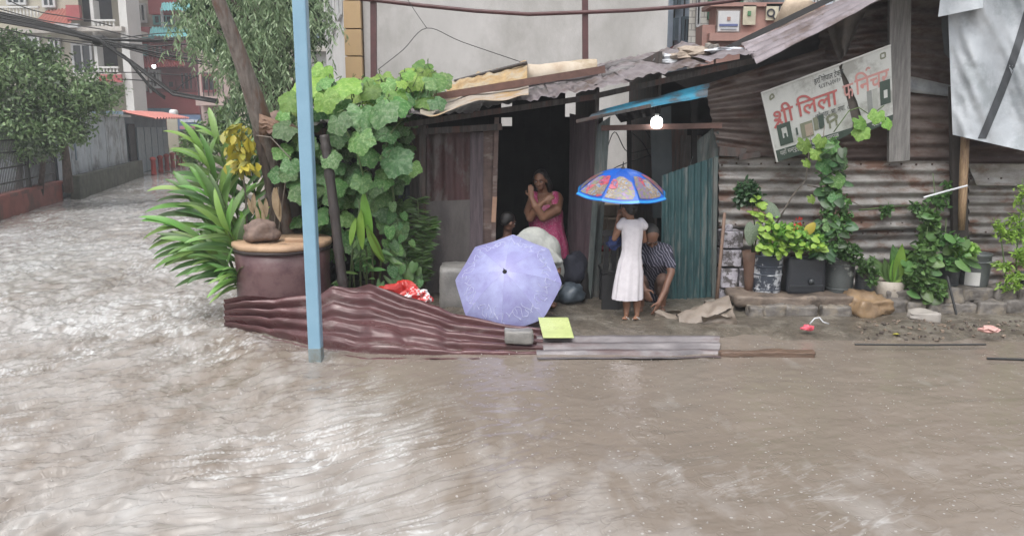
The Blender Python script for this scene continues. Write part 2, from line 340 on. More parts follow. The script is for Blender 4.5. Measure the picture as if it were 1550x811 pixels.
    L.new(nrm, b.inputs['Normal']); b.inputs['IOR'].default_value = 1.33; return m
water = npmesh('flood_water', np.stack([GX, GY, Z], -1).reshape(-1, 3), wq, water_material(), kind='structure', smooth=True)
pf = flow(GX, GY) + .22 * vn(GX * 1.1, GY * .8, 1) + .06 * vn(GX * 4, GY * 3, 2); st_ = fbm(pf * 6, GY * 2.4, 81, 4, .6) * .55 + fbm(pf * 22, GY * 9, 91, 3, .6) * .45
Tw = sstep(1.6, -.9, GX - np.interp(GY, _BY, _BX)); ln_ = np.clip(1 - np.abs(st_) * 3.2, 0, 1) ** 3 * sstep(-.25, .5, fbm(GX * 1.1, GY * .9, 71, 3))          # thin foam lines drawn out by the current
fr = np.clip(Tw * (.40 + .10 * st_ + .14 * fbm(GX * .8, GY * .6, 61, 3) + .75 * ln_) * np.interp(GY, [3, 4.5, 7.5, 10, 40], [.70, .74, 1.05, 1.45, 1.55]) + .16 * sstep(5.6, 3.6, GY) * (1 + 2.2 * ln_), 0, 1)  # foam, plus sky sheen painted in as a pale tone far off and close by
at_ = water.data.attributes.new('froth_and_sheen', 'FLOAT', 'POINT'); at_.data.foreach_set('value', fr.ravel().astype(np.float32))
# splash drops thrown up by the rain
mb = MB()
for k in range(420):
    y = 3.3 + 6 * r2.random() ** 1.3; x = r2.uniform(-.62, .62) * y; s_ = r2.uniform(.0015, .0045) * (.6 + y / 9)
    c = V((x, y, float(wave(np.array(x), np.array(y))) + r2.uniform(.004, .03)))
    mb.add([c + V(d) * s_ for d in ((1, 0, 0), (-1, 0, 0), (0, 1, 0), (0, -1, 0), (0, 0, 1.6), (0, 0, -1))], [(0, 2, 4), (2, 1, 4), (1, 3, 4), (3, 0, 4), (2, 0, 5), (1, 2, 5), (3, 1, 5), (0, 3, 5)])
mb.build('rain_splash_drops', mat('drop', (.5, .48, .45), (.4, .38, .36), rough=.2), kind='stuff', smooth=True)

# ground: a sheet to the horizon, raised mud bank in front of the shack and under the houses
def gz(x, y):
    e = min(1, max(0, (x + 2.95 - .12 * nz(y * 1.3, 3)) / .5)) if y < 12 else min(1, max(0, (x + 2.9 + .28 * (y - 9)) / .5))
    f = 7.12 + .06 * nz(x * 1.1, 5) + (.12 * nz(x * 2.3, 9)) + (.0 if x < 2.6 else -.12)
    k = min(1, max(0, (y - f) / .9)); k2 = min(1, max(0, (y - 8.3) / .5))
    return -.16 + e * (.21 * min(1, k * 1.6) + .05 * k2 + (.018 * nz(x * 3, y * 3, 1) + .010 * nz(x * 9, y * 9, 2)) * (k > 0))
gx = np.concatenate([[-300, -150, -80, -40, -20, -10, -6], np.arange(-4, 7.5, .06), [8, 10, 15, 30, 60, 150, 300]]); gy = np.concatenate([[-20, -5, 2, 5], np.arange(6.4, 12.2, .06), [13, 14, 15, 17, 20, 25, 30, 40, 60, 100, 200, 400]])
gv = [(x, y, gz(x, y)) for y in gy for x in gx]; idx = np.arange(len(gv)).reshape(len(gy), len(gx))
npmesh('ground', gv, np.stack([idx[:-1, :-1], idx[:-1, 1:], idx[1:, 1:], idx[1:, :-1]], -1).reshape(-1, 4), m_mud, kind='structure', smooth=True)

# ------------------------------------------------------------------ far street, left side
def sx(Y): return -6.47 - .28 * Y            # the line of the street's left edge
m_redwall = mat('red_plaster', (.24, .07, .055), (.17, .055, .045), rough=.6, scale=2, bump=.3, c3=(.12, .06, .05), s3=1)
w = thing('garden_wall', 'low red plastered wall below the dark railing at the left edge of the street', 'wall', (sx(17), 17, 0))
def along(y0, y1, z0, z1, th, off=0.):       # prism along the street line
    a = V((sx(y0) + off, y0, 0)); b = V((sx(y1) + off, y1, 0)); n = V((-1, -.28, 0)).normalized() * th
    vs = [a + V((0, 0, z0)), b + V((0, 0, z0)), b + n + V((0, 0, z0)), a + n + V((0, 0, z0)), a + V((0, 0, z1)), b + V((0, 0, z1)), b + n + V((0, 0, z1)), a + n + V((0, 0, z1))]
    return MB().add(vs, [(0, 3, 2, 1), (4, 5, 6, 7), (0, 1, 5, 4), (1, 2, 6, 5), (2, 3, 7, 6), (3, 0, 4, 7)])
along(10, 22.6, -.2, .42, .25).build('wall_body', m_redwall, w); along(9.95, 22.65, .42, .50, .35, .05).build('coping', m_redwall, w)
# end face of the planter bed
f = thing('iron_railing', 'dark iron railing standing on the low red wall before the bushy tree', 'fence', (sx(17) - .15, 17, .5))
m_iron = mat('iron', (.03, .03, .03), (.02, .02, .02), rough=.6)
for k in range(6):
    y = 11 + k * 2.3; mb = MB(); mb.box((sx(y) - .15, y, 1.1), (.08, .08, 1.25)); mb.build('post', m_iron, f)
for z in (.7, 1.05, 1.4, 1.68): along(10.5, 22.5, z, z + .035, .035, -.13).build('rail', m_iron, f)
mb = MB()
for k in range(110): y = 10.6 + k * .108; mb.box((sx(y) - .15, y, 1.1), (.018, .018, 1.2))
mb.build('bars', m_iron, f, kind='stuff')
# sheds
m_shed = mat('shed_grey', (.38, .42, .46), (.30, .335, .37), rough=.6, scale=1.5, bump=.2, c3=(.14, .15, .15), s3=.8); m_shed2 = mat('shed_blue', (.16, .22, .27), (.12, .17, .21), rough=.6, scale=1.5)
m_salmon = mat('salmon_awning', (.55, .20, .17), (.45, .17, .14), rough=.7, scale=3); m_darkin = mat('dark_inside', (.035, .035, .04), (.025, .025, .03), rough=.8)
m_moss = mat('mossy_wall', (.09, .095, .075), (.05, .055, .045), rough=.8, scale=3, bump=.5)
s = thing('tin_shed', 'long pale grey tin shed past the low red wall', 'shed', (sx(27), 27, 0))
for k in range(8):
    y0 = 22.7 + k * 1.19; along(y0, y0 + 1.17, .5, 2.35, .08, .01 * (k % 2)).build('panel', m_shed, s)
along(22.7, 32.2, -.2, 2.3, 3.5, -.15).build('shed_body', m_shed, s); along(22.5, 32.4, 2.36, 2.44, 3.9, .25).build('roof', mat('pale_roof', (.4, .4, .4), rough=.5), s)
along(24.3, 24.4, 1.0, 1.5, .04, .04).build('rail', m_shed2, s)
t = thing('boundary_wall', 'low mossy dark wall in front of the grey tin shed', 'wall', (sx(28), 28, 0)); along(22.8, 33, -.2, .62, .25, .45).build('wall_body', m_moss, t)
s = thing('shop_shed', 'blue grey tin shop shed with shutters and salmon awning', 'shed', (sx(38), 38, 0))
along(32.6, 44, -.2, 2.6, 3.5, -.1).build('shed_body', m_shed2, s); along(32.9, 34.2, -.1, 2.1, .06, .02).build('doorway', m_darkin, s)
for k in range(5): along(34.6 + k * 1.8, 36.2 + k * 1.8, 0, 1.95, .05, .03).build('shutter', mat('shutter', (.23, .29, .34), (.18, .24, .29), rough=.5), s)
a = V((sx(32.7) - .3, 32.7, 2.62)); b = V((sx(44.5) - .3, 44.5, 2.72)); o = V((1.3, .35, -.28))
sheet('awning', a, b, b + o, a + o, 14, .05, m_salmon, s, across='s', nu=4)
m_red = mat('bollard_red', (.32, .04, .03), (.25, .03, .03), rough=.5)
for k in range(6):
    y = 33.8 + k * 1.9; x = sx(y) + .75; mb = MB(); mb.lathe([(.11, 0), (.12, .1), (.10, .15), (.10, .62), (.135, .66), (.12, .74), (.05, .78)], 10, (x, y, -.05))
    tag(mb.build('bollard', m_red, smooth=True), 'one of the small red bollards standing in flood water before the blue shop shed', 'bollard', 'red bollards along the shop shed')
g = thing('gate_wall', 'cream wall with a gate pillar and ball finial at the street end', 'wall', (sx(46) + 1.3, 46, 0)); m_cream = mat('cream_paint', (.42, .39, .31), (.36, .33, .27), rough=.8, scale=1, bump=.2)
a = P(262, 246, 46); b = P(345, 246, 46)
mb = MB(); mb.box2((a.x, 46, -.2), (b.x + 1, 46.3, P(0, 196, 46).z)); mb.build('wall_body', m_cream, g)
c = P(265, 200, 45.9); mb = MB(); mb.box2((c.x - .3, 45.6, -.2), (c.x + .3, 46.2, P(0, 178, 46).z)); mb.build('pillar', m_cream, g)
mb = MB(); mb.rock((c.x, 45.9, P(0, 172, 46).z), (.45, .45, .45), n=12, rough=0); mb.build('finial', mat('white_paint', (.7, .7, .7), rough=.5), g, smooth=True)
a = P(271, 198, 45.7); b = P(304, 174, 45.7)
sg = thing('banner_sign', 'blue and pink banner sign on the cream gate wall far down the street', 'sign', (a.x, 45.7, a.z))
MB().box2((a.x, 45.6, a.z), (b.x, 45.7, b.z)).build('board', mat('sign_blue', (.12, .19, .30), (.08, .12, .2), rough=.5, scale=3), sg)
MB().box2((a.x + .1, 45.57, a.z + .08), (b.x - .1, 45.6, a.z + .26)).build('lower_band', mat('sign_pink', (.5, .25, .28), (.35, .15, .2), rough=.5, scale=6), sg)
MB().box2((a.x + .15, 45.57, b.z - .42), (b.x - .15, 45.6, b.z - .26)).build('title_line', mat('sign_white', (.6, .62, .65), (.3, .35, .45), rough=.5, scale=14), sg)

# ------------------------------------------------------------------ far buildings
m_glassd = mat('dark_glass', (.03, .035, .04), (.02, .025, .03), rough=.15); m_frame = mat('pale_frame', (.5, .5, .5), rough=.6); m_white = mat('white_wall', (.58, .57, .55), (.5, .5, .48), rough=.8, scale=.7, bump=.1)
m_turq = mat('turquoise', (.22, .55, .55), (.18, .45, .47), rough=.5); m_maroon = mat('maroon_wall', (.20, .055, .06), (.15, .045, .05), rough=.7, scale=1.2, bump=.1)
m_redb = mat('red_band', (.34, .07, .075), (.27, .06, .06), rough=.6, scale=1); m_slab = mat('slab', (.5, .47, .43), rough=.8)
YM = 1.0
def P2(u, v, Y): return P(u, v, Y * YM)
def R2(u0, v0, u1, v1, Y, y2=None):      # box between two photo heights at depth Y, going back to y2
    a = P(u0, v0, Y); b = P(u1, v1, Y); vr = min(200, max(0, (v0 + v1) / 2)); a.x = P(u0, vr, Y).x; b.x = P(u1, vr, Y).x; return V((a.x, Y, a.z)), V((b.x, y2 if y2 else Y + .3, b.z))
def bx(name, u0, v0, u1, v1, Y, dp, m, par, shear=0.):
    Y *= YM; dp *= YM
    a, b = R2(u0, v0, u1, v1, Y, Y + dp); mb = MB().box2(a, b)
    for q in mb.v: q.x -= shear * (q.y - Y)
    return mb.build(name, m, par)
def window(u0, v0, u1, v1, Y, par, fm=None, bars=0, gm=None, name='window'):
    Y *= YM
    a, b = R2(u0, v0, u1, v1, Y); t = .06 * Y / 30 + .03; mb = MB(); fm = fm or m_frame
    mb.box2((a.x, Y - .1, a.z), (b.x, Y + .05, a.z + t)); mb.box2((a.x, Y - .1, b.z - t), (b.x, Y + .05, b.z)); mb.box2((a.x, Y - .1, a.z + t), (a.x + t, Y + .05, b.z - t)); mb.box2((b.x - t, Y - .1, a.z + t), (b.x, Y + .05, b.z - t))
    for k in range(bars): x = a.x + (b.x - a.x) * (k + 1) / (bars + 1); mb.box2((x - t / 3, Y - .09, a.z + t), (x + t / 3, Y + .02, b.z - t))
    w = mb.build(name, fm, par); MB().box2((a.x + t, Y - .02, a.z + t), (b.x - t, Y + .04, b.z - t)).build('pane', gm or m_glassd, w); return w
def balusters(u0, v0, u1, v1, Y, par, m):
    Y *= YM
    a, b = R2(u0, v0, u1, v1, Y); r = MB().box2((a.x, Y - .1, b.z - .1), (b.x, Y + .1, b.z)).build('balustrade', m, par)
    n = max(4, int((b.x - a.x) / .2)); mb = MB()
    for k in range(n): mb.lathe([(.04, a.z), (.075, a.z + (b.z - a.z) * .3), (.03, a.z + (b.z - a.z) * .6), (.05, b.z - .1)], 6, (a.x + (b.x - a.x) * (k + .5) / n, Y, 0))
    mb.build('balusters', m, r, kind='stuff')
YM = 1.42
# cream house with balconies
h = thing('apartment_house', 'cream apartment house with balconies and terracotta awning behind the bushy tree', 'building', P2(90, 250, 34))
bx('wall', -260, 240, 118, -260, 34.6, 5, m_cream, h, .52); bx('wall', 118, 200, 178, -260, 36, 3, m_cream, h, .52); bx('column', 178, 240, 190, -260, 34, 1.2, m_white, h)
bx('column', 140, 110, 145, 0, 34.2, .5, m_white, h)
for (v0, v1) in ((125, 110), (47, 40), (-45, -52)): bx('balcony_slab', 116, v0, 184, v1, 33.7, 2.4, m_slab, h)
bx('slab_edge', 150, 125, 184, 113, 33.6, .1, m_redb, h)
balusters(144, 112, 180, 101, 33.9, h, m_white); balusters(140, 42, 175, 30, 33.9, h, m_white); balusters(-40, 26, 60, 10, 33.9, h, m_white)
bx('balcony_opening', 147, 100, 177, 66, 35.98, .1, m_darkin, h); bx('balcony_opening', 124, 33, 168, -30, 35.98, .1, m_darkin, h)
window(110, 115, 141, 66, 34.5, h, bars=1); window(28, 92, 62, 56, 34.5, h, bars=2); window(-30, 92, 5, 56, 34.5, h, bars=2); window(75, 84, 92, 58, 34.5, h, bars=1)
window(64, 12, 84, -30, 34.5, h, bars=1); window(10, 8, 40, -30, 34.5, h, bars=2)
bx('slab_edge', -260, 50, 118, 44, 34.3, .4, m_slab, h)
a = P2(50, 36, 33.2); b = P2(104, 40, 33.2); c = P2(122, 12, 34.6); d = P2(70, 16, 34.6)
sheet('awning', d, c, b, a, 10, .06, mat('terracotta', (.38, .13, .10), (.3, .11, .09), rough=.7, scale=3), h, across='s', nu=4)
bx('fascia', 100, 30, 120, 8, 33.5, .2, m_redb, h)
bx('parapet', 66, 42, 118, 36, 33.2, .15, mat('grey_paint', (.4, .4, .4)), h)
YM = 1.12
# red house
h = thing('red_house', 'maroon and red painted house with turquoise awnings at the street end', 'building', P2(240, 250, 50))
bx('wall', 188, 250, 300, 102, 51, 8, m_maroon, h); bx('wall', 190, 102, 276, 58, 50.6, 8, m_maroon, h); bx('wall', 205, 58, 285, -180, 52, 8, mat('beige', (.42, .38, .32), rough=.8), h)
bx('band', 186, 66, 226, 41, 50, .5, m_redb, h); bx('band', 224, 22, 268, -10, 50.9, .5, m_redb, h)
a = P2(188, 104, 49.2); b = P2(280, 100, 49.2); c = P2(270, 82, 50.6); d = P2(190, 84, 50.6)
sheet('skirt_roof', d, c, b, a, 22, .05, m_redb, h, across='s', nu=4)
a = P2(226, 54, 49); b = P2(292, 57, 49); c = P2(286, 42, 50.5); d = P2(228, 41, 50.5); sheet('awning', d, c, b, a, 12, .04, m_turq, h, across='s', nu=3)
a = P2(243, 16, 49.6); b = P2(290, 16, 49.6); c = P2(286, 4, 50.9); d = P2(245, 4, 50.9); sheet('awning', d, c, b, a, 9, .04, m_turq, h, across='s', nu=3)
bx('canopy', 182, 57, 222, 52, 49.4, 1, m_turq, h)
window(202, 90, 223, 63, 50.55, h, m_turq, bars=3); window(228, 96, 250, 66, 50.55, h, m_redb, bars=2); window(204, 138, 222, 105, 50.9, h, bars=3); window(253, 135, 266, 121, 50.9, h, m_maroon); window(226, 134, 244, 106, 50.9, h, bars=2)
window(272, 138, 294, 108, 50.9, h, m_maroon, bars=2); window(232, 38, 262, 22, 51.9, h, m_turq, bars=2); window(206, 35, 222, 5, 51.9, h, bars=1)
bx('brick_band', 190, 172, 300, 140, 50.8, .2, m_redb, h); bx('blue_panel', 222, 181, 258, 164, 50.6, .2, mat('dull_blue', (.15, .25, .33)), h); bx('post', 225, 141, 227, 100, 50.5, .15, m_frame, h); bx('post', 243, 40, 246, 12, 49.9, .15, m_frame, h)
lp = P2(233, 101, 48.8); l = thing('street_lamp', 'small lit white lamp under the red skirt roof of the far house', 'lamp', lp)
m_lamp = mat('lamp_glow', (1, 1, 1), (1, 1, 1), emit=14.); MB().rock(lp, (.2, .2, .2), n=10, rough=0).build('bulb', m_lamp, l, smooth=True); MB().tube([lp + V((0, 0, .1)), lp + V((0, .8, .45)), lp + V((0, 1.9, .45))], .03, 6).build('arm', m_iron, l)
YM = 1.0
# pinkish house with railing, and pale houses seen through the weeping tree
h = thing('pink_house', 'pale pink house with iron balcony railing right of the red house', 'building', P(320, 250, 44)); m_pink = mat('pink_plaster', (.42, .33, .30), (.36, .29, .27), rough=.8)
bx('wall', 298, 260, 352, -120, 44, 8, m_pink, h); bx('balcony', 296, 160, 340, 146, 43, 1, m_pink, h); rl = bx('railing', 297, 112, 338, 110, 43.1, .08, m_iron, h)
for k in range(6): bx('bar', 299 + k * 7.5, 146, 300.2 + k * 7.5, 112, 43.1, .06, m_iron, h)
window(306, 140, 326, 112, 43.95, h, m_maroon, bars=1); window(306, 80, 326, 30, 43.95, h, m_turq, bars=1)
h = thing('pale_house', 'pale cream house seen in gaps of the weeping tree', 'building', P(400, 250, 30)); bx('wall', 352, 260, 446, -140, 34, 8, mat('pale_cream', (.5, .46, .37), (.45, .41, .34), rough=.8), h)
for (a, b) in ((60, 30), (135, 95)): window(365, a, 385, b, 33.95, h, bars=1); window(402, a, 424, b, 33.95, h, bars=1)
bx('slab', 350, 86, 448, 80, 33.6, .4, m_slab, h); bx('slab', 350, 10, 448, 4, 33.6, .4, m_slab, h)
h = thing('white_house', 'white house between the weeping tree and the plastered building', 'building', P(470, 250, 30)); bx('wall', 446, 260, 520, -140, 30, 8, m_white, h)
for (a, b) in ((58, 20), (150, 108)): window(466, a, 484, b, 29.95, h, m_shed2, bars=1); window(495, a, 512, b, 29.95, h, m_shed2, bars=1)
bx('slab', 444, 78, 520, 72, 29.6, .4, m_slab, h)

# plastered building behind the shack
YB = 15.5
h = thing('plastered_building', 'large blank grey plastered building with tan corner strip behind the shack', 'building', P(760, 200, YB))
a, b = R2(549, 300, 1012, -700, YB, YB + 9); dx = -.28 * 9
mb = MB(); mb.add([(a.x, YB, -.2), (b.x, YB, -.2), (b.x, YB + 9, -.2), (a.x + dx, YB + 9, -.2), (a.x, YB, b.z), (b.x, YB, b.z), (b.x, YB + 9, b.z), (a.x + dx, YB + 9, b.z)], [(0, 3, 2, 1), (4, 5, 6, 7), (0, 1, 5, 4), (1, 2, 6, 5), (2, 3, 7, 6), (3, 0, 4, 7)]); mb.build('wall', m_plaster, h)
m_tan = mat('tan_paint', (.55, .38, .20), (.48, .33, .18), rough=.75, scale=1); m_offw = mat('off_white', (.52, .51, .50), (.44, .43, .42), rough=.8, scale=1)
zs = [P(0, v, YB).z for v in (146, 124, 86, 45, 2, -40, -84, -128, -175)]
for k in range(1, len(zs) - 1): x0 = P(522, 80, YB - .12).x; x1 = P(549, 80, YB).x; MB().box2((x0, YB - .12, zs[k] + .012), (x1, YB + .3, zs[k + 1] - .012)).build('tan_panel', m_tan, h)
MB().box2((x0 - .02, YB - .15, zs[0] - .1), (x1 + .06, YB + .3, zs[1] - .01)).build('band', m_offw, h)
MB().box2((x0, YB - .1, -.2), (x1, YB + .3, zs[0] - .1)).build('tan_panel', m_tan, h)
x2 = x0 + dx * .9; mb = MB(); q0 = V((x0 + .0, YB + .3, -.2)); q1 = V((x0 - .28 * 8.5, YB + 8.8, -.2)); up = V((0, 0, 9)); nn = V((.5, .14, 0))
mb.add([q0, q1, q1 + nn, q0 + nn, q0 + up, q1 + up, q1 + nn + up, q0 + nn + up], [(0, 3, 2, 1), (4, 5, 6, 7), (0, 1, 5, 4), (1, 2, 6, 5), (2, 3, 7, 6), (3, 0, 4, 7)]); mb.build('side_wall', m_offw, h)
for k in range(3):
    for z in (1.6, 4.3):
        y = YB + 1.6 + k * 2.4; x = x0 - .28 * (y - YB - .3) - .03; mb = MB(); mb.beam((x, y, z), (x - .28 * .9, y + .9, z), .08, .06); mb.beam((x, y, z + 1.3), (x - .28 * .9, y + .9, z + 1.3), .08, .06); mb.beam((x, y, z), (x, y, z + 1.3), .08, .06, (1, 0, 0)); mb.beam((x - .25, y + .9, z), (x - .25, y + .9, z + 1.3), .08, .06, (1, 0, 0))
        w = mb.build('window', m_frame, h); MB().beam((x + .02, y + .45, z + .65), (x + .02, y + .451, z + .65), .1, .1); mb = MB(); mb.add([(x, y, z), (x - .25, y + .9, z), (x - .25, y + .9, z + 1.3), (x, y, z + 1.3)], [(0, 1, 2, 3)]); mb.build('pane', m_glassd, w)
# buildings right of it
h = thing('blue_house', 'narrow pale blue house with tall dark windows right of the plastered building', 'building', P(1030, 150, 24)); m_pblue = mat('pale_blue', (.48, .56, .68), (.42, .5, .6), rough=.8)
bx('wall', 1000, 250, 1052, -260, 24, 7, m_pblue, h, -.32); window(1019, 62, 1026, 28, 23.95, h, m_shed2); window(1031, 66, 1046, 26, 23.95, h, m_shed2, bars=1); window(1020, 12, 1030, -40, 23.95, h, m_shed2); bx('drain_pipe', 1021, 70, 1022.6, -60, 23.9, .1, m_iron, h); bx('drain_pipe', 1036, 26, 1037.4, -60, 23.9, .1, m_iron, h)
bx('red_ledge', 1018, 84, 1052, 70, 23.6, .4, m_redb, h)
def brickmat(name, c1, c2, sc, mortar):
    m = mat(name, c1, c2, rough=.8); nt = m.node_tree; b = nt.nodes["Principled BSDF"]; t = nt.nodes.new("ShaderNodeTexBrick"); tc = nt.nodes.new("ShaderNodeTexCoord"); mp = nt.nodes.new("ShaderNodeMapping"); mp.inputs['Rotation'].default_value = (R(90), 0, 0)
    nt.links.new(tc.outputs['Object'], mp.inputs[0]); nt.links.new(mp.outputs[0], t.inputs[0]); t.inputs['Scale'].default_value = sc; t.inputs['Color1'].default_value = (*c1, 1); t.inputs['Color2'].default_value = (*c2, 1); t.inputs['Mortar'].default_value = (*mortar, 1); nt.links.new(t.outputs[0], b.inputs['Base Color']); return m
h = thing('white_brick_house', 'white tiled house corner with green window behind the pink parapet', 'building', P(1070, 150, 21)); bx('wall', 1044, 250, 1130, -260, 21, 7, brickmat('white_brick', (.62, .6, .55), (.55, .53, .48), 1.6, (.33, .31, .29)), h, -.4)
window(1054, 42, 1060, -40, 20.95, h, m_frame); window(1072, 30, 1124, -60, 20.95, h, mat('green_shutter', (.06, .17, .10), (.05, .14, .09)), bars=3)
h = thing('roof_parapet', 'salmon pink roof parapet with white notice plaques above the shack roof', 'wall', P(1140, 110, 17)); m_salm = mat('salmon_plaster', (.42, .24, .20), (.34, .2, .17), rough=.8, scale=3, bump=.3)
bx('wall', 1078, 300, 1240, 8, 17, .6, m_salm, h); bx('coping', 1076, 10, 1242, 4, 16.9, .8, m_salm, h); bx('wall', 1058, 300, 1080, 38, 17, .6, m_salm, h)
bx('ledge', 1074, 62, 1190, 50, 16.8, .2, m_salm, h)
m_plq = mat('plaque_white', (.62, .62, .62), (.55, .55, .56), rough=.5); m_ink = mat('ink', (.03, .03, .04), (.03, .03, .04)); m_inkb = mat('ink_blue', (.12, .15, .3), (.12, .15, .3))
pl = thing('notice_plaque', 'white framed plaque with a blue line of writing on the pink parapet', 'sign', P(1102, 50, 16.9)); bx('frame', 1085, 50, 1121, 15, 16.93, .06, mat('plaque_frame', (.25, .2, .18)), pl); bx('board', 1087, 48, 1119, 17, 16.9, .05, m_plq, pl); bx('writing', 1089, 40, 1117, 36.5, 16.88, .02, m_inkb, pl); bx('emblem', 1101, 31, 1106, 26, 16.88, .02, m_salm, pl); bx('writing', 1091, 45, 1115, 43.5, 16.88, .02, m_shed, pl)
pl = thing('tilted_plaque', 'small pale plaque tilted on the pink parapet beside the framed one', 'sign', P(1135, 35, 16.9)); bx('board', 1125, 38, 1144, 8, 16.9, .05, mat('cream_board', (.6, .55, .42)), pl); bx('emblem', 1132, 24, 1137, 17, 16.88, .02, mat('mark_green', (.1, .25, .12)), pl)
pl = thing('house_number_board', 'cream board with black round and bar marks on the pink parapet', 'sign', P(1180, 30, 16.9)); bx('board', 1160, 31, 1206, 6, 16.9, .05, mat('cream_board', (.6, .55, .42)), pl)
a = P(1167, 20, 16.88); mb = MB(); mb.grid(lambda s, t: a + V(((.07 + .035 * (t - .5)) * math.cos(6.283 * s), 0, (.07 + .035 * (t - .5)) * math.sin(6.283 * s))), 16, 1); mb.beam(a + V((.03, 0, -.05)), a + V((.09, 0, -.13)), .03, .02); mb.build('mark', m_ink, pl)
for u in (1179, 1185, 1191, 1198): bx('mark', u, 28, u + 2.4, 9, 16.88, .02, m_ink, pl)
h = thing('white_block', 'white blue-tinged house with barred windows above the upper shack roof', 'building', P(1260, 60, 22)); bx('wall', 1212, 250, 1600, -260, 22, 7, mat('cool_white', (.55, .6, .68), (.5, .55, .62), rough=.8), h)
for u in (1224, 1262, 1300): window(u, 20, u + 24, -50, 21.95, h, m_frame, bars=4)
a = P(1205, 22, 16); sk = MB().rock(a, (.6, .5, .45), 3, 12, .6).build('cloth_bundle', mat('beige_cloth', (.5, .4, .3), (.35, .27, .2), rough=.8, scale=5, bump=.6), smooth=True); tag(sk, 'beige crumpled bundle lying on the end of the pink parapet', 'bundle'); 
# ------------------------------------------------------------------ the shack
Y0 = 9.1
sh = thing('tin_shack', 'long low shack of rusty corrugated sheets, planks and patched tin roof beside the flood', 'shack', P(800, 440, 10))
sh.location.z = 0
def quad(name, pts, Ys, ridges, amp, m, across='t', par=None, **kw):
    Ys = Ys if hasattr(Ys, '__len__') else [Ys] * 4
    return sheet(name, *[P(u, v, y) for (u, v), y in zip(pts, Ys)], ridges, amp, m, par or sh, across, seed=ru(0, 50), **kw)
# corrugated wall sheets, right part
quad('wall_sheet', [(1088, 238), (1268, 240), (1268, 348), (1088, 345)], Y0, 6, .022, m_tin2)
quad('wall_sheet', [(1256, 243), (1446, 244), (1446, 345), (1256, 350)], Y0 - .05, 6, .022, m_tin2)
quad('wall_sheet', [(1088, 336), (1268, 340), (1268, 470), (1088, 470)], Y0 + .06, 7, .022, m_tin2)
quad('wall_sheet', [(1256, 342), (1450, 338), (1450, 470), (1256, 470)], Y0 + .03, 7, .022, m_tin2)
quad('wall_sheet', [(1466, 262), (1720, 262), (1720, 360), (1466, 355)], Y0 + .02, 6, .022, m_tin2)
quad('wall_sheet', [(1466, 248), (1580, 248), (1580, 282), (1478, 280)], Y0 - .05, .6, .012, m_tin2)
quad('wall_sheet', [(1466, 348), (1720, 350), (1720, 470), (1466, 470)], Y0 + .08, 7, .022, m_tin2)
quad('wall_sheet', [(1066, 128), (1250, 72), (1262, 262), (1086, 224)], Y0 + .08, 7, .024, m_tin)
quad('wall_sheet', [(1240, 20), (1372, -10), (1372, 130), (1240, 130)], Y0 + .16, 7, .024, m_tin)
quad('wall_sheet', [(1240, 122), (1372, 118), (1372, 262), (1240, 262)], Y0 + .12, 7, .024, m_tin3)
quad('wall_sheet', [(1362, -120), (1452, -120), (1452, 138), (1362, 122)], Y0 + .10, 12, .024, m_tin)
quad('wall_sheet', [(1362, 112), (1452, 132), (1452, 148), (1362, 138)], Y0 + .03, 1, .012, mat('patch_tin', (.42, .44, .45), (.25, .26, .27), rough=.4, metallic=.4))
quad('wall_sheet', [(1362, 134), (1452, 138), (1452, 262), (1362, 262)], Y0 + .06, 6, .024, m_tin)
quad('wall_sheet', [(1446, -120), (1720, -120), (1720, 130), (1446, 130)], Y0 + .14, 11, .024, m_tin3)
quad('wall_sheet', [(1446, 124), (1720, 124), (1720, 268), (1446, 268)], Y0 + .10, 7, .024, m_tin3)
def beam(name, p, q, w, h, m, par=None, **kw): return MB().beam(p, q, w, h, **kw).build(name, m, par or sh)
beam('post', P(1360, 244, 8.93), P(1362, -110, 8.93), .23, .05, m_woodg, up=(0, 1, 0))
beam('post', P(1454, 470, 8.97), P(1449, 130, 8.97), .17, .06, mat('dark_post', (.05, .042, .038), (.03, .025, .022), rough=.7), up=(0, 1, 0))
mb = MB(); mb.tube([P(1455, 348, 8.86), P(1457, 300, 8.86), P(1459, 250, 8.85), P(1461, 205, 8.85)], [.035, .045, .047, .045], 7); mb.build('bamboo_slat', mat('split_bamboo', (.42, .29, .17), (.20, .12, .07), rough=.6, scale=12, stretch=(6, 6, .7)), sh, smooth=True)
beam('batten', P(1088, 229, 9.0), P(1128, 231, 9.0), .1, .06, m_wood, up=(0, 1, 0)); beam('batten', P(1118, 238, 8.98), P(1150, 233, 8.98), .06, .05, m_wood, up=(0, 1, 0))
# left part: planks and sheets
for k, (u0, u1, v0, y, m) in enumerate([(556, 582, 185, .10, m_wood), (580, 604, 190, .06, m_wood), (603, 622, 186, .09, mat('blue_plank', (.075, .09, .105), (.045, .055, .065), rough=.6, scale=6, stretch=(6, 6, .6))), (621, 648, 190, .05, m_wood), (712, 732, 200, -.03, m_woodp), (731, 750, 190, -.01, m_tin3)]):
    quad('plank', [(u0, v0), (u1, v0), (u1 - 2, 470), (u0 - 2, 470)], Y0 + y, 1, .006, m, across='s')
quad('wall_sheet', [(646, 196), (714, 192), (714, 310), (646, 312)], Y0 + .01, 4, .012, mat('maroon_tin', (.085, .035, .035), (.055, .026, .026), rough=.5, scale=3, bump=.3, c3=(.11, .09, .085), s3=2, t3=(.5, .6), stretch=(2, 2, .8)), across='s')
quad('wall_sheet', [(644, 305), (716, 302), (716, 470), (644, 470)], Y0 - .02, 1, .004, mat('ply_grey', (.12, .105, .10), (.08, .07, .066), rough=.6, scale=3, bump=.2, c3=(.07, .06, .06), s3=2, stretch=(2, 2, .7)), across='s')
beam('lintel', P(575, 203, 9.0), P(760, 192, 9.0), .07, .10, m_wood, up=(0, 1, 0))
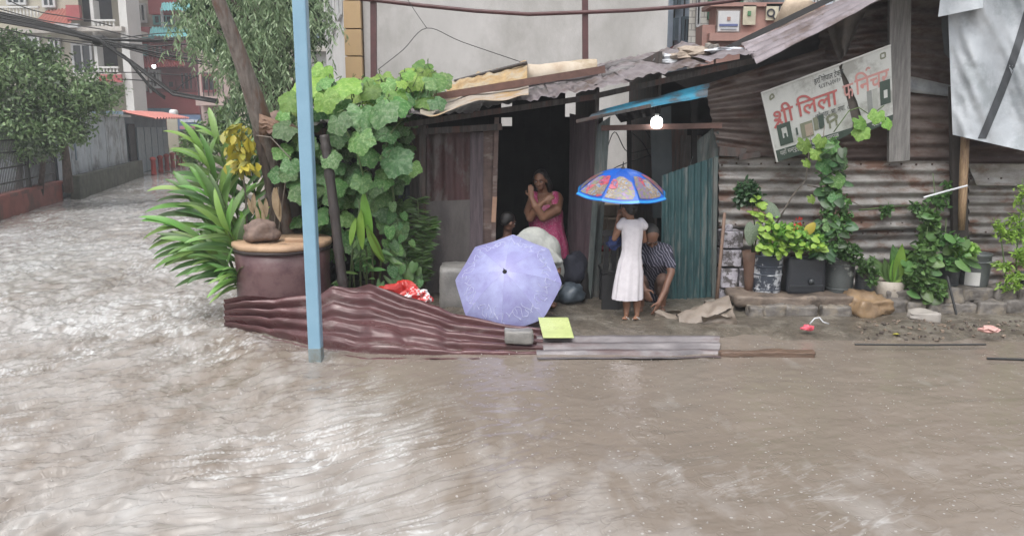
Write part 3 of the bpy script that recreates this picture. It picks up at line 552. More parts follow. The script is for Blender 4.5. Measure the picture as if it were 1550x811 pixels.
beam('door_jamb', P(747, 336, 9.04), P(749, 298, 9.04), .05, .04, mat('fresh_wood', (.40, .24, .16), (.3, .18, .12), rough=.6, scale=8), up=(0, 1, 0))
beam('door_jamb', P(744, 470, 9.06), P(752, 178, 9.06), .05, .05, m_tin3, up=(0, 1, 0))
# mauve plank partition right of the doorway, its post and the strip beside the gap
quad('plank', [(862, 172), (884, 176), (880, 462), (858, 455)], [9.7, 9.35, 9.35, 9.7], 1, .006, m_woodp, across='s')
quad('plank', [(883, 176), (906, 182), (900, 466), (879, 462)], [9.35, 9.02, 9.02, 9.35], 1, .008, m_woodp, across='s')
m_green = mat('green_grey_wood', (.11, .13, .125), (.06, .075, .07), rough=.65, scale=6, bump=.4, stretch=(6, 6, .7), c3=(.15, .14, .13), s3=2)
quad('plank', [(904, 190), (924, 176), (905, 462), (886, 462)], Y0 - .14, 1, .01, m_green, across='s')
beam('post', P(889, 468, 8.9), P(901, 300, 8.9), .06, .05, m_green, up=(0, 1, 0))
beam('cross_beam', P(910, 194, 8.96), P(1092, 190, 8.96), .06, .06, mat('red_brown_wood', (.14, .075, .06), (.09, .05, .04), rough=.6, scale=8), up=(0, 1, 0))
beam('post', P(953, 300, 9.4), P(952, 165, 9.4), .05, .05, m_dark, up=(0, 1, 0)); beam('post', P(1051, 300, 9.2), P(1050, 150, 9.2), .06, .05, m_dark, up=(0, 1, 0))
quad('plank', [(984, 168), (1016, 160), (1018, 330), (988, 330)], 9.5, 1, .006, mat('dark_teal_plank', (.05, .06, .065), (.035, .045, .05), rough=.6), across='s')
quad('plank', [(1014, 190), (1040, 190), (1040, 300), (1018, 300)], 9.6, 1, .006, m_wood, across='s')
quad('wall_sheet', [(1055, 214), (1088, 186), (1088, 262), (1040, 262)], 9.18, 1.5, .02, m_green, across='s')
quad('wall_sheet', [(1030, 205), (1062, 205), (1062, 262), (1030, 262)], 9.5, 1, .01, m_wood, across='s')
m_teal = mat('teal_tin', (.045, .105, .11), (.02, .055, .06), rough=.5, metallic=.15, scale=4, bump=.2, c3=(.12, .145, .14), s3=3, t3=(.52, .62), stretch=(5, 5, .5))
d = quad('door', [(1002, 266), (1086, 236), (1084, 462), (1000, 466)], [8.86, 8.96, 8.94, 8.84], 8.5, .016, m_teal, across='s', nu=20)
MB().beam(P(1080, 463, 8.88), P(1083, 238, 8.9), .045, .04, up=(0, 1, 0)).build('stile', m_green, d)
# blocks of the whitewashed pillar between door and corrugated wall
m_wash = mat('whitewash', (.55, .53, .58), (.32, .30, .34), rough=.75, scale=12, bump=.6, c3=(.10, .09, .09), s3=7, t3=(.48, .56))
for (u0, u1, v0, v1) in ((1094, 1126, 351, 376), (1092, 1124, 379, 404), (1091, 1118, 407, 436), (1119, 1136, 407, 436), (1089, 1130, 439, 462), (1090, 1132, 464, 486)):
    a, b = P(u0, v1, 8.82), P(u1, v0, 8.82); mb = MB(); mb.box2((a.x, 8.82 + ru(0, .02), a.z), (b.x, 9.1, b.z)); mb.build('block', m_wash, sh, bevel=.012)
MB().rock(P(1103, 345, 8.9), (.09, .09, .09), 2, 8).build('block', m_wash, sh, smooth=True)
# back and partition walls that close the dark rooms
YK = 11.9
RF = [(398, 196, 168), (455, 191, 160), (530, 187, 150), (600, 181, 145), (660, 175, 140), (722, 166, 134), (780, 156, 127), (838, 147, 119), (896, 137, 110), (955, 122, 99), (1015, 107, 89), (1075, 94, 79), (1140, 80, 66)]
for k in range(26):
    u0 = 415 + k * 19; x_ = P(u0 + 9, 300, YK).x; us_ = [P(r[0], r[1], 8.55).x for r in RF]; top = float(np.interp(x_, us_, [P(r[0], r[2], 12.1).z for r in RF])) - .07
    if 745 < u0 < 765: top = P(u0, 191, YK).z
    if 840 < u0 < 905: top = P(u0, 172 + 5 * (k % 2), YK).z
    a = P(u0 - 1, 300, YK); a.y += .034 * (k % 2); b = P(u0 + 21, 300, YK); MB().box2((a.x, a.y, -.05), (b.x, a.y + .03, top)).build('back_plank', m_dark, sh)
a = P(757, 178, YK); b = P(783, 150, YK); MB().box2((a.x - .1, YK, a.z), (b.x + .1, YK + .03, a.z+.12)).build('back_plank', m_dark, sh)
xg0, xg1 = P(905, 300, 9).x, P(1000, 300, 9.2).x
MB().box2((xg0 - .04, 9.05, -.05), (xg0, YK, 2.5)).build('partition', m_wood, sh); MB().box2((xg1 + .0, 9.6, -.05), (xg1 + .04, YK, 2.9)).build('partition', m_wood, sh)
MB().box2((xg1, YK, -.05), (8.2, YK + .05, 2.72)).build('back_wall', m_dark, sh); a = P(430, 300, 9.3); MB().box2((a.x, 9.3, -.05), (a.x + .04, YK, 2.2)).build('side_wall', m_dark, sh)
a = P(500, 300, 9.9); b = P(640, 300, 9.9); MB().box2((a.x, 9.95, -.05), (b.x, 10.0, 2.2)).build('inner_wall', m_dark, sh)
# roof: one corrugated sheet after the other, rising to the back and to the right
for k in range(len(RF) - 1):
    (ua, fa, ba), (ub, fb, bb) = RF[k], RF[k + 1]; j = ru(-.07, .07); yf = 8.55 + j; up = .012 * (k % 2)
    A0 = P(ua - 3, fa, yf); B0 = P(ub + 3, fb, yf); A1 = V((A0.x, 12.1, P(ua, ba, 12.1).z)); B1 = V((B0.x, 12.1, P(ub, bb, 12.1).z))
    for q in (A0, B0, A1, B1): q.z += up
    sheet('roof_sheet', A1, B1, B0, A0, 4, .007, m_roof, sh, across='s', nu=20, seed=k * 3.3, dent=.022, ragged=.02)
beam('eave_beam', P(415, 204, 8.85), P(620, 190, 8.85), .06, .08, m_wood, up=(0, 1, 0)); beam('eave_beam', P(620, 188, 8.85), P(905, 146, 8.85), .06, .08, m_wood, up=(0, 1, 0)); beam('eave_beam', P(900, 146, 8.85), P(1140, 92, 8.85), .06, .1, m_wood, up=(0, 1, 0))
for u, v0, v1 in ((430, 205, 430), (640, 190, 300)): beam('post', P(u, 470, 8.95), P(u, v0, 8.95), .07, .06, m_wood, up=(0, 1, 0))
# dark boards closing the triangle below the upper roof
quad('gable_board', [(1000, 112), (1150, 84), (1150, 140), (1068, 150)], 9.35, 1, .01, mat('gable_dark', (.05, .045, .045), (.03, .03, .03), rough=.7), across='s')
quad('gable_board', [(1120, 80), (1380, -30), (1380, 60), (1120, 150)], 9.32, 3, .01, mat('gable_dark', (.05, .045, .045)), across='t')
# torn pale roofing along the left eave, tan rags, iron angle and pole lying on the roof
def eave_rag(s, t):
    u = 636 + 164 * s; v = 150 - 22 * s + (28 - 6 * s + 9 * math.sin(s * 9) * (1 - s)) * t; return P(u, v, 9.9 - 1.5 * t) + V((0, 0, .04 + .02 * nz(s * 6, t * 3, 8)))
MB().grid(eave_rag, 30, 8).build('torn_roofing', mat('pale_torn', (.38, .33, .28), (.28, .24, .20), rough=.6, scale=4, bump=.3, c3=(.34, .22, .10), s3=2), sh, smooth=True)
mb = MB(); mb.grid(lambda s, t: P(676 + 122 * s, 132 - 32 * s + (30 + 14 * nz(s * 5, 3)) * t + 4 * nz(s * 14, t, 4) * (1 - t), 10.2 - .9 * t) + V((0, 0, .06 + .03 * nz(s * 9, t * 9, 2))), 36, 8)
mb.build('tan_board', mat('tan_ragged', (.40, .28, .14), (.26, .17, .08), rough=.8, scale=7, bump=.6, c3=(.33, .30, .24), s3=2), sh)
def on_roof(name, label, cat, mb, m, **kw): return tag(mb.build(name, m, **kw), label, cat)
mb = MB(); mb.beam(P(648, 152, 9.1), P(916, 108, 9.1), .09, .012); mb.beam(P(648, 149, 9.05), P(916, 105, 9.05), .012, .08); on_roof('iron_angle', 'long rusty angle iron lying across the left roof below the tan roll', 'iron bar', mb, mat('rust_iron', (.13, .065, .05), (.09, .045, .035), rough=.6, scale=8, bump=.3))
mb = MB(); mb.tube([P(688, 123, 10.2), P(740, 110, 10.1), P(798, 95, 10)], [.02, .024, .022], 6); on_roof('dark_pole', 'thin dark pole slanting up over the leafy end of the roof', 'pole', mb, m_bamboo)
def roll(s, t):
    a = -.4 + t * 3.6; r = .15 + .02 * nz(s * 5, a); c = qlerp(P(792, 118, 10.2), P(902, 107, 10.2), s); return c + V((0, -math.cos(a) * r * 1.1, math.sin(a) * r + .0))
on_roof('foam_roll', 'cream and tan sheet rolled over into a half barrel on the roof', 'roofing roll', MB().grid(roll, 20, 12), mat('foam', (.50, .44, .36), (.38, .30, .22), rough=.8, scale=3, bump=.3, c3=(.28, .22, .14), s3=2), smooth=True)
for k, (a, b, r) in enumerate(((P(908, 106, 10.8), P(1002, 88, 11.0), .05), (P(912, 116, 9.9), P(1000, 96, 10), .045), (P(800, 128, 9.6), P(905, 112, 9.7), .035))):
    mb = MB(); mb.tube([a, qlerp(a, b, .35) + V((0, 0, .02)), qlerp(a, b, .7) - V((0, 0, .01)), b], [r, r * 1.2, r * .9, r * .6], 8)
    on_roof('rolled_sheet', ['dark rolled sheet along the ridge behind the roof scraps', 'grey rolled sheet lying in front of the dark ridge roll', 'thin dark stick lying right below the tan roll'][k], 'roll', mb, mat('grey_roll', (.16, .15, .15), (.10, .09, .09), rough=.6), smooth=True)
def crumple(name, label, cat, c, size, m, seed, n=18, rough=.7, **kw):
    mb = MB(); c = V(c)
    def fn(s, t):
        a = 2 * math.pi * s; ph = math.pi * (t - .5); d = V((math.cos(ph) * math.cos(a), math.cos(ph) * math.sin(a), math.sin(ph))); q = 1 + rough * nz(*(d * 1.6 + V((seed, 0, 0)))) + rough * .4 * abs(nz(*(d * 4.5 + V((0, seed, 0)))))
        return c + V((d.x * size[0], d.y * size[1], d.z * size[2])) * .5 * q
    mb.grid(fn, n, n // 2); return tag(mb.build(name, m, smooth=kw.get('smooth', False)), label, cat)
m_plwhite = mat('plastic_white', (.62, .64, .66), (.5, .52, .55), rough=.35, scale=5, bump=.4)
crumple('plastic_scrap', 'crumpled white plastic scrap on the roof below the pale blue house', 'plastic scrap', P(1012, 92, 9.8), (.34, .4, .12), m_plwhite, 3)
crumple('plastic_scrap', 'flat white plastic scrap at the left end of the upper corrugated roof sheet', 'plastic scrap', P(1100, 77, 9.4), (.42, .3, .07), m_plwhite, 5)
crumple('sack', 'tan crumpled sack weighing down the roof beside white plastic', 'sack', P(1050, 83, 9.6), (.5, .4, .16), mat('sack_tan', (.36, .30, .24), (.25, .2, .16), rough=.8, scale=7, bump=.5), 8)
crumple('stone', 'brown lump of stone on the roof right of the tan sack', 'stone', P(1078, 76, 9.5), (.2, .2, .15), m_stone, 9)
# upper roof sheets
quad('roof_sheet', [(1122, 66), (1345, -32), (1352, -12), (1146, 97)], [9.3, 9.3, 8.35, 8.35], 4.5, .02, m_roof, nu=24)
quad('roof_sheet', [(1330, -30), (1720, -190), (1720, -170), (1340, -8)], [9.4, 9.4, 8.3, 8.3], 5, .02, m_roof)
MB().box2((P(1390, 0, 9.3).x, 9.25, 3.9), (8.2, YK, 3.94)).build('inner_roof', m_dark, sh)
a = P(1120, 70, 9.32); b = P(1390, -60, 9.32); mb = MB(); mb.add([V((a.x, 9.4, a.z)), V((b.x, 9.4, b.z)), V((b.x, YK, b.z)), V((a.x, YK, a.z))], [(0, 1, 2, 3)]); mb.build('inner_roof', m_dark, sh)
# blue tin lip under the roof
m_blue = mat('blue_tin', (.03, .20, .30), (.025, .14, .22), rough=.4, scale=3, c3=(.05, .06, .07), s3=1.6, t3=(.42, .52))
quad('blue_lip', [(905, 168), (1074, 126), (1070, 146), (885, 182)], [8.75, 8.75, 8.5, 8.5], 1.5, .01, m_blue)
beam('lip_batten', P(872, 184, 8.52), P(985, 160, 8.52), .035, .03, m_wood, up=(0, 1, 0))
quad('scrap_sheet', [(925, 166), (1000, 158), (1000, 172), (940, 186)], 8.9, 5, .02, m_dark, across='s')
# sack flap hanging under the upper roof
mb = MB(); mb.grid(lambda s, t: P(1244 + (72 - 10 * t) * s * (1 - .8 * t) + 26 * t, 22 - 14 * s + 72 * t, 8.9 + .08 * nz(s * 4, t * 4, 1) + .05 * math.sin(s * 9)), 12, 10)
tag(mb.build('hanging_rag', mat('rag_brown', (.13, .11, .095), (.08, .07, .06), rough=.8, scale=6, bump=.5), smooth=True), 'brown rag tapering to a point below the upper roof above the sign', 'rag')

# bulb and its cord
lb = P(994, 186, 8.88); l = thing('light_bulb', 'lit round white bulb hanging from the cross beam above the blue umbrella', 'lamp', lb)
MB().rock(lb, (.12, .12, .125), n=16, rough=0).build('bulb', mat('bulb_glow', (1, .99, .96), (1, .99, .96), emit=7.), l, smooth=True)
mb = MB(); mb.tube([lb + V((0, 0, .055)), lb + V((0, 0, .10))], .022, 10); mb.build('socket', m_white, l, smooth=True); MB().tube([lb + V((0, 0, .1)), lb + V((0, .02, .2)), lb + V((.05, .1, .4))], .006, 5).build('cord', m_iron, l)
# brown steel frame and sagging pipe on the roof
fr = thing('steel_frame', 'maroon steel posts with a sagging pipe standing behind the shack roof', 'frame', P(700, 100, 10.6))
for u, v in ((566, 122), (886, 96)): beam('post', P(u, v, 10.6), P(u - 1, -90, 10.6), .075, .075, m_steel, fr, up=(0, 1, 0))
mb = MB(); mb.tube([P(u, v, 10.54) for u, v in ((497, -6), (560, 0), (640, 9), (720, 17), (800, 22), (886, 19), (960, 16), (1030, 11), (1105, 2), (1180, -12))], .026, 8); mb.build('pipe', m_steel, fr, smooth=True)
cab = []
def cable(name, label, pts, Y, r, cat='cable', m=None, grp=None):
    Ys = Y if hasattr(Y, '__len__') else [Y] * len(pts); q = [P(u, v, y) for (u, v), y in zip(pts, Ys)]; mb = MB(); out = []
    for i in range(len(q) - 1):
        a = q[max(i - 1, 0)]; b = q[i]; c = q[i + 1]; d = q[min(i + 2, len(q) - 1)]
        for k in range(6): t = k / 6; out.append(.5 * ((2 * b) + (c - a) * t + (2 * a - 5 * b + 4 * c - d) * t * t + (3 * b - a - 3 * c + d) * t ** 3))
    out.append(q[-1]); mb.tube(out, r, 5); return tag(mb.build(name, m or m_iron, smooth=True), label, cat, grp)
cable('wall_wire', 'thin wire forming a peak against the blank plastered wall', [(572, 106), (610, 76), (646, 43), (700, 64), (797, 97)], 10.5, .005)
cable('wall_wire', 'short thin wire running up left from the peaked wire on the plaster', [(646, 43), (630, 20), (612, -8)], 10.5, .004)
bd = thing('utility_cables', 'thick sagging bundle of black utility cables crossing in front of the far houses', 'cables', P(60, 40, 20)); rc = random.Random(4)
for k in range(16):
    end = [[(190, 88), (228, 134), (250, 150)], [(240, 78), (330, 95), (420, 96)], [(230, 66), (330, 58), (420, 40)], [(200, 92), (262, 138), (330, 150)], [(240, 84), (300, 92), (380, 110)]][k % 5]; j = rc.uniform(-7, 7)
    q_ = [P(u, v + j * f, 19.6 + .06 * k) for (u, v), f in zip([(-60, 18), (-10, 24), (50, 36), (100, 47), (150, 61)] + end, [1.6, 1.3, 1, .8, .25, .8, 1, 1])]; MB().tube([qlerp(q_[i], q_[min(i + 1, 7)], t) for i in range(7) for t in (0, .5)] + [q_[-1]], rc.uniform(.012, .032), 5).build('cable', m_iron, bd, smooth=True)
MB().rock(P(152, 62, 20), (.35, .3, .22), 3, 10, .5).build('cable_knot', m_iron, bd, smooth=True)
for k, pts in enumerate([[(-30, 5), (60, 30), (150, 44), (225, 60), (320, 58)], [(-30, 36), (80, 60), (180, 72), (300, 66)], [(-10, -10), (50, 16), (130, 30), (170, 40)], [(120, 58), (150, 62), (230, 52), (300, 48)], [(178, 120), (230, 124), (262, 138), (280, 125), (330, 96)], [(120, 112), (200, 110), (300, 116)], [(0, 52), (60, 56), (150, 66)], [(270, 2), (360, 6), (450, 6), (540, 2)]]):
    cable('thin_cable', 'one of the thin cables strung across the street in front of the far houses', pts, 19.5 + k * .3, .014 if k != 7 else .012, grp='thin cables over the street')
for k, pts in enumerate([[(915, 240), (930, 200), (950, 230), (985, 225)], [(918, 262), (940, 250), (985, 235)], [(955, 200), (972, 215), (985, 238)], [(955, 190), (975, 196), (985, 210)]]):
    cable('gap_wire', 'one of the tangled black wires in the opening behind the blue umbrella', pts, 9.8, .006, grp='wires in the opening')
lw = thing('rubble_wall', 'low tan mud wall behind the opening beside the green post', 'wall', P(930, 430, 12.6)); a = P(890, 440, 12.6); b = P(1000, 318, 12.6); m_rub = mat('rubble', (.36, .29, .23), (.25, .2, .16), rough=.8, scale=4, bump=.5)
for k in range(4):
    for j in range(4): x0 = a.x + (b.x - a.x) * (k + .5 * (j % 2)) / 4; MB().box2((x0, 12.6 + ru(0, .05), j * .22 - .05), (x0 + .29, 12.9, j * .22 + .15)).build('block', m_rub, lw, bevel=.02)
# tarpaulin
def tarp(s, t):
    u0 = 1432 + 10 * t; u = u0 + (1760 - u0) * s; vt = -60; vb = 204 + 26 * min(s, .36) / .36 + 20 * max(0, s - .36); v = vt + (vb - vt) * t
    fold = .07 * math.sin(s * 26 + t * 2.2) * (1 - s) + .09 * nz(s * 7 - t * 2, t * 1.2, 4) + .03 * nz(s * 22 - t * 8, t * 3, 6) + .02 * abs(nz(s * 30, t * 16, 2))
    return P(u, v, 8.62 + fold)
tp = thing('tarpaulin', 'grey white tarpaulin with dark stripe hanging at the right end of the shack', 'tarpaulin', P(1500, 200, 8.6))
m_tarp = mat('tarp', (.50, .53, .56), (.40, .43, .46), rough=.45, scale=3, bump=.3, c3=(.33, .36, .38), s3=2)
o = MB().grid(tarp, 80, 60).build('sheet', m_tarp, tp, smooth=True)
def stripe(s, t):
    tt = t; u = 1560 - 76 * min(1, tt * 1.0) + 6 * math.sin(tt * 3); v = -6 + 216 * tt; ss = (u + (s - .5) * 13 - (1432 + 8 * tt)) / 325
    vv = (v + 60) / (204 + 26 * min(ss, .36) / .36 + 60); q = tarp(ss, min(vv, 1)); return q + V((0, -.006, 0))
MB().grid(stripe, 3, 40).build('stripe', mat('tarp_dark', (.07, .075, .085), (.05, .055, .06), rough=.5), tp, smooth=True)
MB().grid(lambda s, t: P(1428 + 60 * s - 8 * t * (1 - s), -40 + (66 - 14 * s) * t, 8.45 + .06 * t * math.sin(s * 5) + .06 * (1 - t)), 14, 10).build('folded_corner', m_tarp, tp, smooth=True)
quad('under_flap', [(1425, 28), (1440, 20), (1446, 96), (1428, 80)], 8.9, 1, .01, mat('tarp_shade', (.16, .17, .18), (.12, .13, .14)), par=tp)

# ------------------------------------------------------------------ sign board
def SP(a, b, off=0.):        # a, b in 0..1 over the sign's face
    A, B, C, D = P(1153, 141, 8.72), P(1348, 69, 8.72), P(1352, 190, 8.82), P(1176, 245, 8.82)
    n = (B - A).cross(D - A).normalized(); n = -n if n.y > 0 else n
    p = qlerp(qlerp(A, B, a), qlerp(D, C, a), b); return p + n * off
sg = thing('shop_sign', 'torn white printed sign with red Devanagari lettering, tilted on the corrugated wall', 'sign', SP(.5, 1))
m_sgn = mat('sign_flex', (.50, .51, .49), (.42, .43, .41), rough=.5, scale=3, c3=(.29, .29, .27), s3=3); m_sred = mat('sign_red', (.42, .12, .11), (.34, .10, .10), rough=.5, scale=5); m_sink = mat('sign_ink', (.06, .07, .07), (.05, .05, .05), rough=.5); m_sgreen = mat('sign_green', (.05, .075, .06), (.04, .06, .05), rough=.5); m_spink = mat('sign_faded_red', (.50, .22, .20), (.45, .25, .23), rough=.5)
def spoly(name, pts, off, m, par=None, th=.004):
    n = len(pts); vs = [SP(a, b, off) for a, b in pts] + [SP(a, b, off - th) for a, b in pts]
    return MB().add(vs, [tuple(range(n)), tuple(range(2 * n - 1, n - 1, -1))] + [(k, n + k, n + (k + 1) % n, (k + 1) % n) for k in range(n)]).build(name, m, par or sg)
spoly('panel', [(0, 0), (.63, 0), (.60, .03), (.635, .45), (.665, .80), (.66, .86), (.0, .84)], .0, m_sgn, th=.012)
spoly('panel', [(.63, 0), (1, 0), (1, .86), (.755, .87), (.715, .55), (.66, .25), (.62, .08)], .004, m_sgn, th=.012)
spoly('bottom_band', [(0, .84), (.66, .86), (.65, .93), (.50, .97), (.35, 1.0), (0, 1)], .002, m_sgreen, th=.012)
spoly('bottom_band', [(.755, .87), (1, .86), (1, .93), (.77, .98)], .002, m_sgreen, th=.01)
for q in ([(-.005, -.012), (1.0, -.012), (1.0, .006), (-.005, .006)], [(-.006, 0), (.006, 0), (.006, 1), (-.006, 1)]): spoly('frame', q, .012, m_white, th=.02)
spoly('backing', [(.55, .02), (.98, .02), (.98, .84), (.55, .84)], -.03, mat('backing_board', (.10, .085, .075), rough=.8), th=.01)
def stext(txt, a, b, h, m, w=None, skew=0.):
    c = bpy.data.curves.new('lettering', 'FONT'); c.body = txt; c.size = 1; c.offset = .014 if h > .2 else .004; o = bpy.data.objects.new('tmp', c); COL.objects.link(o)
    bpy.context.view_layer.update(); me = bpy.data.meshes.new_from_object(o.evaluated_get(bpy.context.evaluated_depsgraph_get())); bpy.data.objects.remove(o)
    xs = [v.co.x for v in me.vertices] or [0, 1]; W = max(xs) - min(xs); sw = (w / W) if w else h * .52
    vs = [SP(a + (v.co.x - min(xs)) * sw + skew * v.co.y, b - v.co.y * h, .0055) for v in me.vertices]
    return MB().add(vs, [tuple(p.vertices) for p in me.polygons]).build('lettering', m, sg)
def stroke(pts, m, r=.012):
    for k in range(len(pts) - 1):
        (a, b), (c, d) = pts[k], pts[k + 1]; L = math.hypot(c - a, (d - b) * .62) or 1; nx, ny = -(d - b) * .62 / L * r, (c - a) / L * r * 1.7; spoly('lettering', [(a + nx, b + ny), (c + nx, d + ny), (c - nx, d - ny), (a - nx, b - ny)], .0055, m, th=.001)
stext('शी', .045, .50, .30, m_sred, w=.165); stroke([(.040, .53), (.075, .47), (.10, .43)], m_sred, .010)
stext('िलला', .235, .49, .30, m_sred, w=.33)
stext('फ', .61, .47, .29, m_spink, w=.085)
stext('िनचर', .705, .46, .30, m_spink, w=.275); stroke([(.80, .20), (.815, .165), (.835, .19)], m_spink, .007)
stext('हरि गोपाल टेक्स', .40, .14, .105, m_sink, w=.23); stext('९८४१५३१०१०', .43, .215, .085, m_sink, w=.17)
stext('धनेश्वर, भा. नपा. ८', .37, .60, .10, m_sink, w=.28)
stext('यहाँ सम्पूर्ण फर्निचर तयार पाइन्छ', .04, .925, .085, m_sgn, w=.50); stext('सम्पर्क', .22, .985, .06, m_sgn, w=.14); stext('९८४९', .82, .93, .06, m_sgn, w=.12)
# pictures of cupboards and doors on the sign
def pic(a0, b0, a1, b1, m, off=.006): return spoly('printed_picture', [(a0, b0), (a1, b0), (a1, b1), (a0, b1)], off, m, th=.001)
pic(.055, .50, .165, .80, m_sgreen); pic(.088, .56, .13, .70, m_sgn, .0075); pic(.10, .64, .12, .70, m_sgreen, .009); pic(.20, .62, .215, .72, m_sgreen)
m_solive = mat('sign_olive', (.20, .21, .15), (.15, .16, .11), rough=.5); m_sbeige = mat('sign_beige', (.42, .34, .27), rough=.5)
pic(.24, .585, .34, .80, m_solive); pic(.275, .62, .335, .78, m_sbeige, .0075); pic(.35, .565, .385, .74, m_solive); pic(.39, .555, .435, .74, m_sgreen)
stroke([(.46, .62), (.52, .60), (.545, .66), (.47, .70), (.46, .62)], m_solive, .01); pic(.47, .70, .485, .78, m_solive); pic(.525, .69, .54, .77, m_solive)
pic(.795, .46, .835, .74, mat('sign_greyd', (.25, .26, .25))); pic(.84, .46, .88, .72, mat('sign_greyl', (.38, .39, .36))); pic(.90, .40, .985, .70, m_sgreen); pic(.93, .52, .96, .62, m_sgn, .0075)
stroke([(.05, .13), (.055, .08), (.075, .06), (.085, .11), (.05, .13)], m_solive, .006); stroke([(.92, .06), (.92, .12), (.955, .12), (.955, .06), (.92, .06)], m_solive, .006)

mb = MB()
for (u0, u1, vs_) in ((1092, 1262, (248, 338, 352, 430)), (1262, 1440, (250, 338, 352, 430)), (1472, 1550, (270, 350, 430))):
    for v in vs_:
        for k in range(int((u1 - u0) / 21)):
            c = P(u0 + 21 * k + ru(-3, 3), v + ru(-2, 2), Y0 - .035); mb.rock(c, (.022, .02, .022), 1, 6, 0)
mb.build('nail_heads', mat('rust_dark', (.06, .03, .02), (.04, .02, .015), rough=.7), sh, kind='stuff')
# ------------------------------------------------------------------ fallen tin sheets at the water's edge
def ipol(xs, vs, x): return float(np.interp(x, xs, vs))
m_brown = mat('brown_painted_tin', (.115, .05, .052), (.075, .033, .034), rough=.3, metallic=.1, scale=4, bump=.15, c3=(.17, .12, .115), s3=3, t3=(.58, .68), stretch=(.6, 2, 2))
def brown(s, t):         # s along the water's edge, t from the top edge down to the water
    u = 340 + 482 * s
    vt = ipol([340, 400, 480, 503, 562, 620, 700, 760, 822], [456, 449, 441, 432, 434, 452, 478, 490, 500], u)
    A = P(u, vt, ipol([340, 500, 700, 822], [7.75, 7.85, 7.7, 7.5], u))
    vb = ipol([340, 380, 430, 500, 560, 700, 822], [500, 509, 521, 541, 549, 548, 546], u); Bp = G(u, vb, -.03)
    p = qlerp(A, Bp, t); n = V((-.05, -.55, .83)); k = 5.0
    w = t * k + .35 * math.sin(s * 6) * (1 - t) ; crease = abs(u - 505) / 60; dent = -.03 * math.exp(-crease ** 2) * math.sin(w * 6.28 + .8) * .6
    kink = .035 * math.exp(-(abs(u - 505) / 14) ** 2) * (1 - t) + .03 * math.exp(-(abs(u - 562) / 12) ** 2) * (1 - t)
    amp = .05 * (1 - .35 * s) * (1 - .8 * math.exp(-((u - 600) / 60) ** 2) * (t > .45) * (t < .8)); sh_ = abs(((w) % 1) - .5) * 2; prof = min(1, max(-1, (sh_ - .5) * 4.5))
    return p + n * (amp * prof + dent + kink + .02 * nz(s * 5, t * 4, 3) + .010 * nz(s * 22, t * 12, 7) - .022 * max(0, .25 - abs(nz(s * 7 + 3, t * 1.3, 9))) * 4 * (s < .75)) + V((0, 0, .0))
o = MB().grid(brown, 120, 72).build('fallen_tin_sheet', m_brown, smooth=True); tag(o, 'big buckled maroon corrugated sheet sliding into the water below the round planter', 'metal sheet')
m_silver = mat('silver_tin', (.17, .155, .16), (.10, .09, .095), rough=.4, metallic=.2, scale=3, bump=.15, c3=(.09, .06, .06), s3=2, t3=(.5, .62), stretch=(.7, 2, 2))
def silver(s, t):
    u = 812 + 277 * s; A = G(u, 511 - 1 * math.sin(s * 3), .055); Bp = G(u + 1, 546 - 2 * s + 1.5 * nz(s * 6, 3), -.005 + .012 * nz(s * 4, 8)); p = qlerp(A, Bp, t); w = t * 3.2
    return p + V((0, -.3, .95)) * (.026 * math.sin(w * 6.28 + 1) + .006 * nz(s * 9, t * 5, 2)) + V((.02 * nz(t * 9, 4) * (s < .05 or s > .95), 0, 0))
tag(MB().grid(silver, 40, 44).build('fallen_tin_sheet', m_silver, smooth=True), 'flat silver grey corrugated sheet lying along the edge of the water', 'metal sheet')
def roughbox(name, a, b, m, seed=0, amp=.02, n=(10, 5, 5), rot=0, bevel=.0, par=None):
    a = V(a); b = V(b); c = (a + b) / 2; h = (b - a) / 2; bm = bmesh.new(); bmesh.ops.create_cube(bm, size=2)
    bmesh.ops.subdivide_edges(bm, edges=bm.edges[:], cuts=7, use_grid_fill=True); Rz = Matrix.Rotation(rot, 3, 'Z'); mb = MB()
    for v in bm.verts:
        p = v.co.copy(); L8 = (abs(p.x) ** 8 + abs(p.y) ** 8 + abs(p.z) ** 8) ** .125; q = p / L8 * .5 + p / max(abs(p.x), abs(p.y), abs(p.z)) * .5
        q = V((q.x * h.x, q.y * h.y, q.z * h.z)); q += p.normalized() * amp * (nz(*(q * 5 + V((seed, 0, 0)))) * 1.4 + .6 * nz(*(q * 16 + V((0, seed, 0))))); v.co = c + Rz @ q
    bm.verts.index_update(); mb.v = [v.co.copy() for v in bm.verts]; mb.f = [tuple(v.index for v in f.verts) for f in bm.faces]; bm.free()
    return mb.build(name, m, par, smooth=True)
a = G(764, 513, .12); b = G(806, 513, .12); tag(roughbox('stone', (a.x, a.y, .075), (b.x, a.y + .17, .185), m_conc, 3, .015), 'flat grey stone weighing down the right end of the maroon sheet', 'stone')
a = G(1090, 541, 0); b = G(1236, 541, 0); tag(roughbox('driftwood_board', (a.x, a.y, -.02), (b.x, a.y + .09, .05), mat('wet_board', (.16, .10, .07), (.08, .055, .04), rough=.45, scale=8, bump=.6, stretch=(.6, 4, 4)), 5, .02), 'wet brown board lying at the waterline right of the silver sheet', 'board')
mb = MB(); mb.tube([G(1294, 521, .05), G(1400, 522, .05), G(1492, 521, .05)], .010, 6); tag(mb.build('rod', m_iron), 'thin dark rod lying on the mud below the stone edging', 'rod')
mb = MB(); mb.tube([G(1494, 542, .02), G(1560, 544, .02), G(1620, 541, .02)], .012, 6); tag(mb.build('rod', m_iron), 'short dark rod at the waterline by the right edge', 'rod')

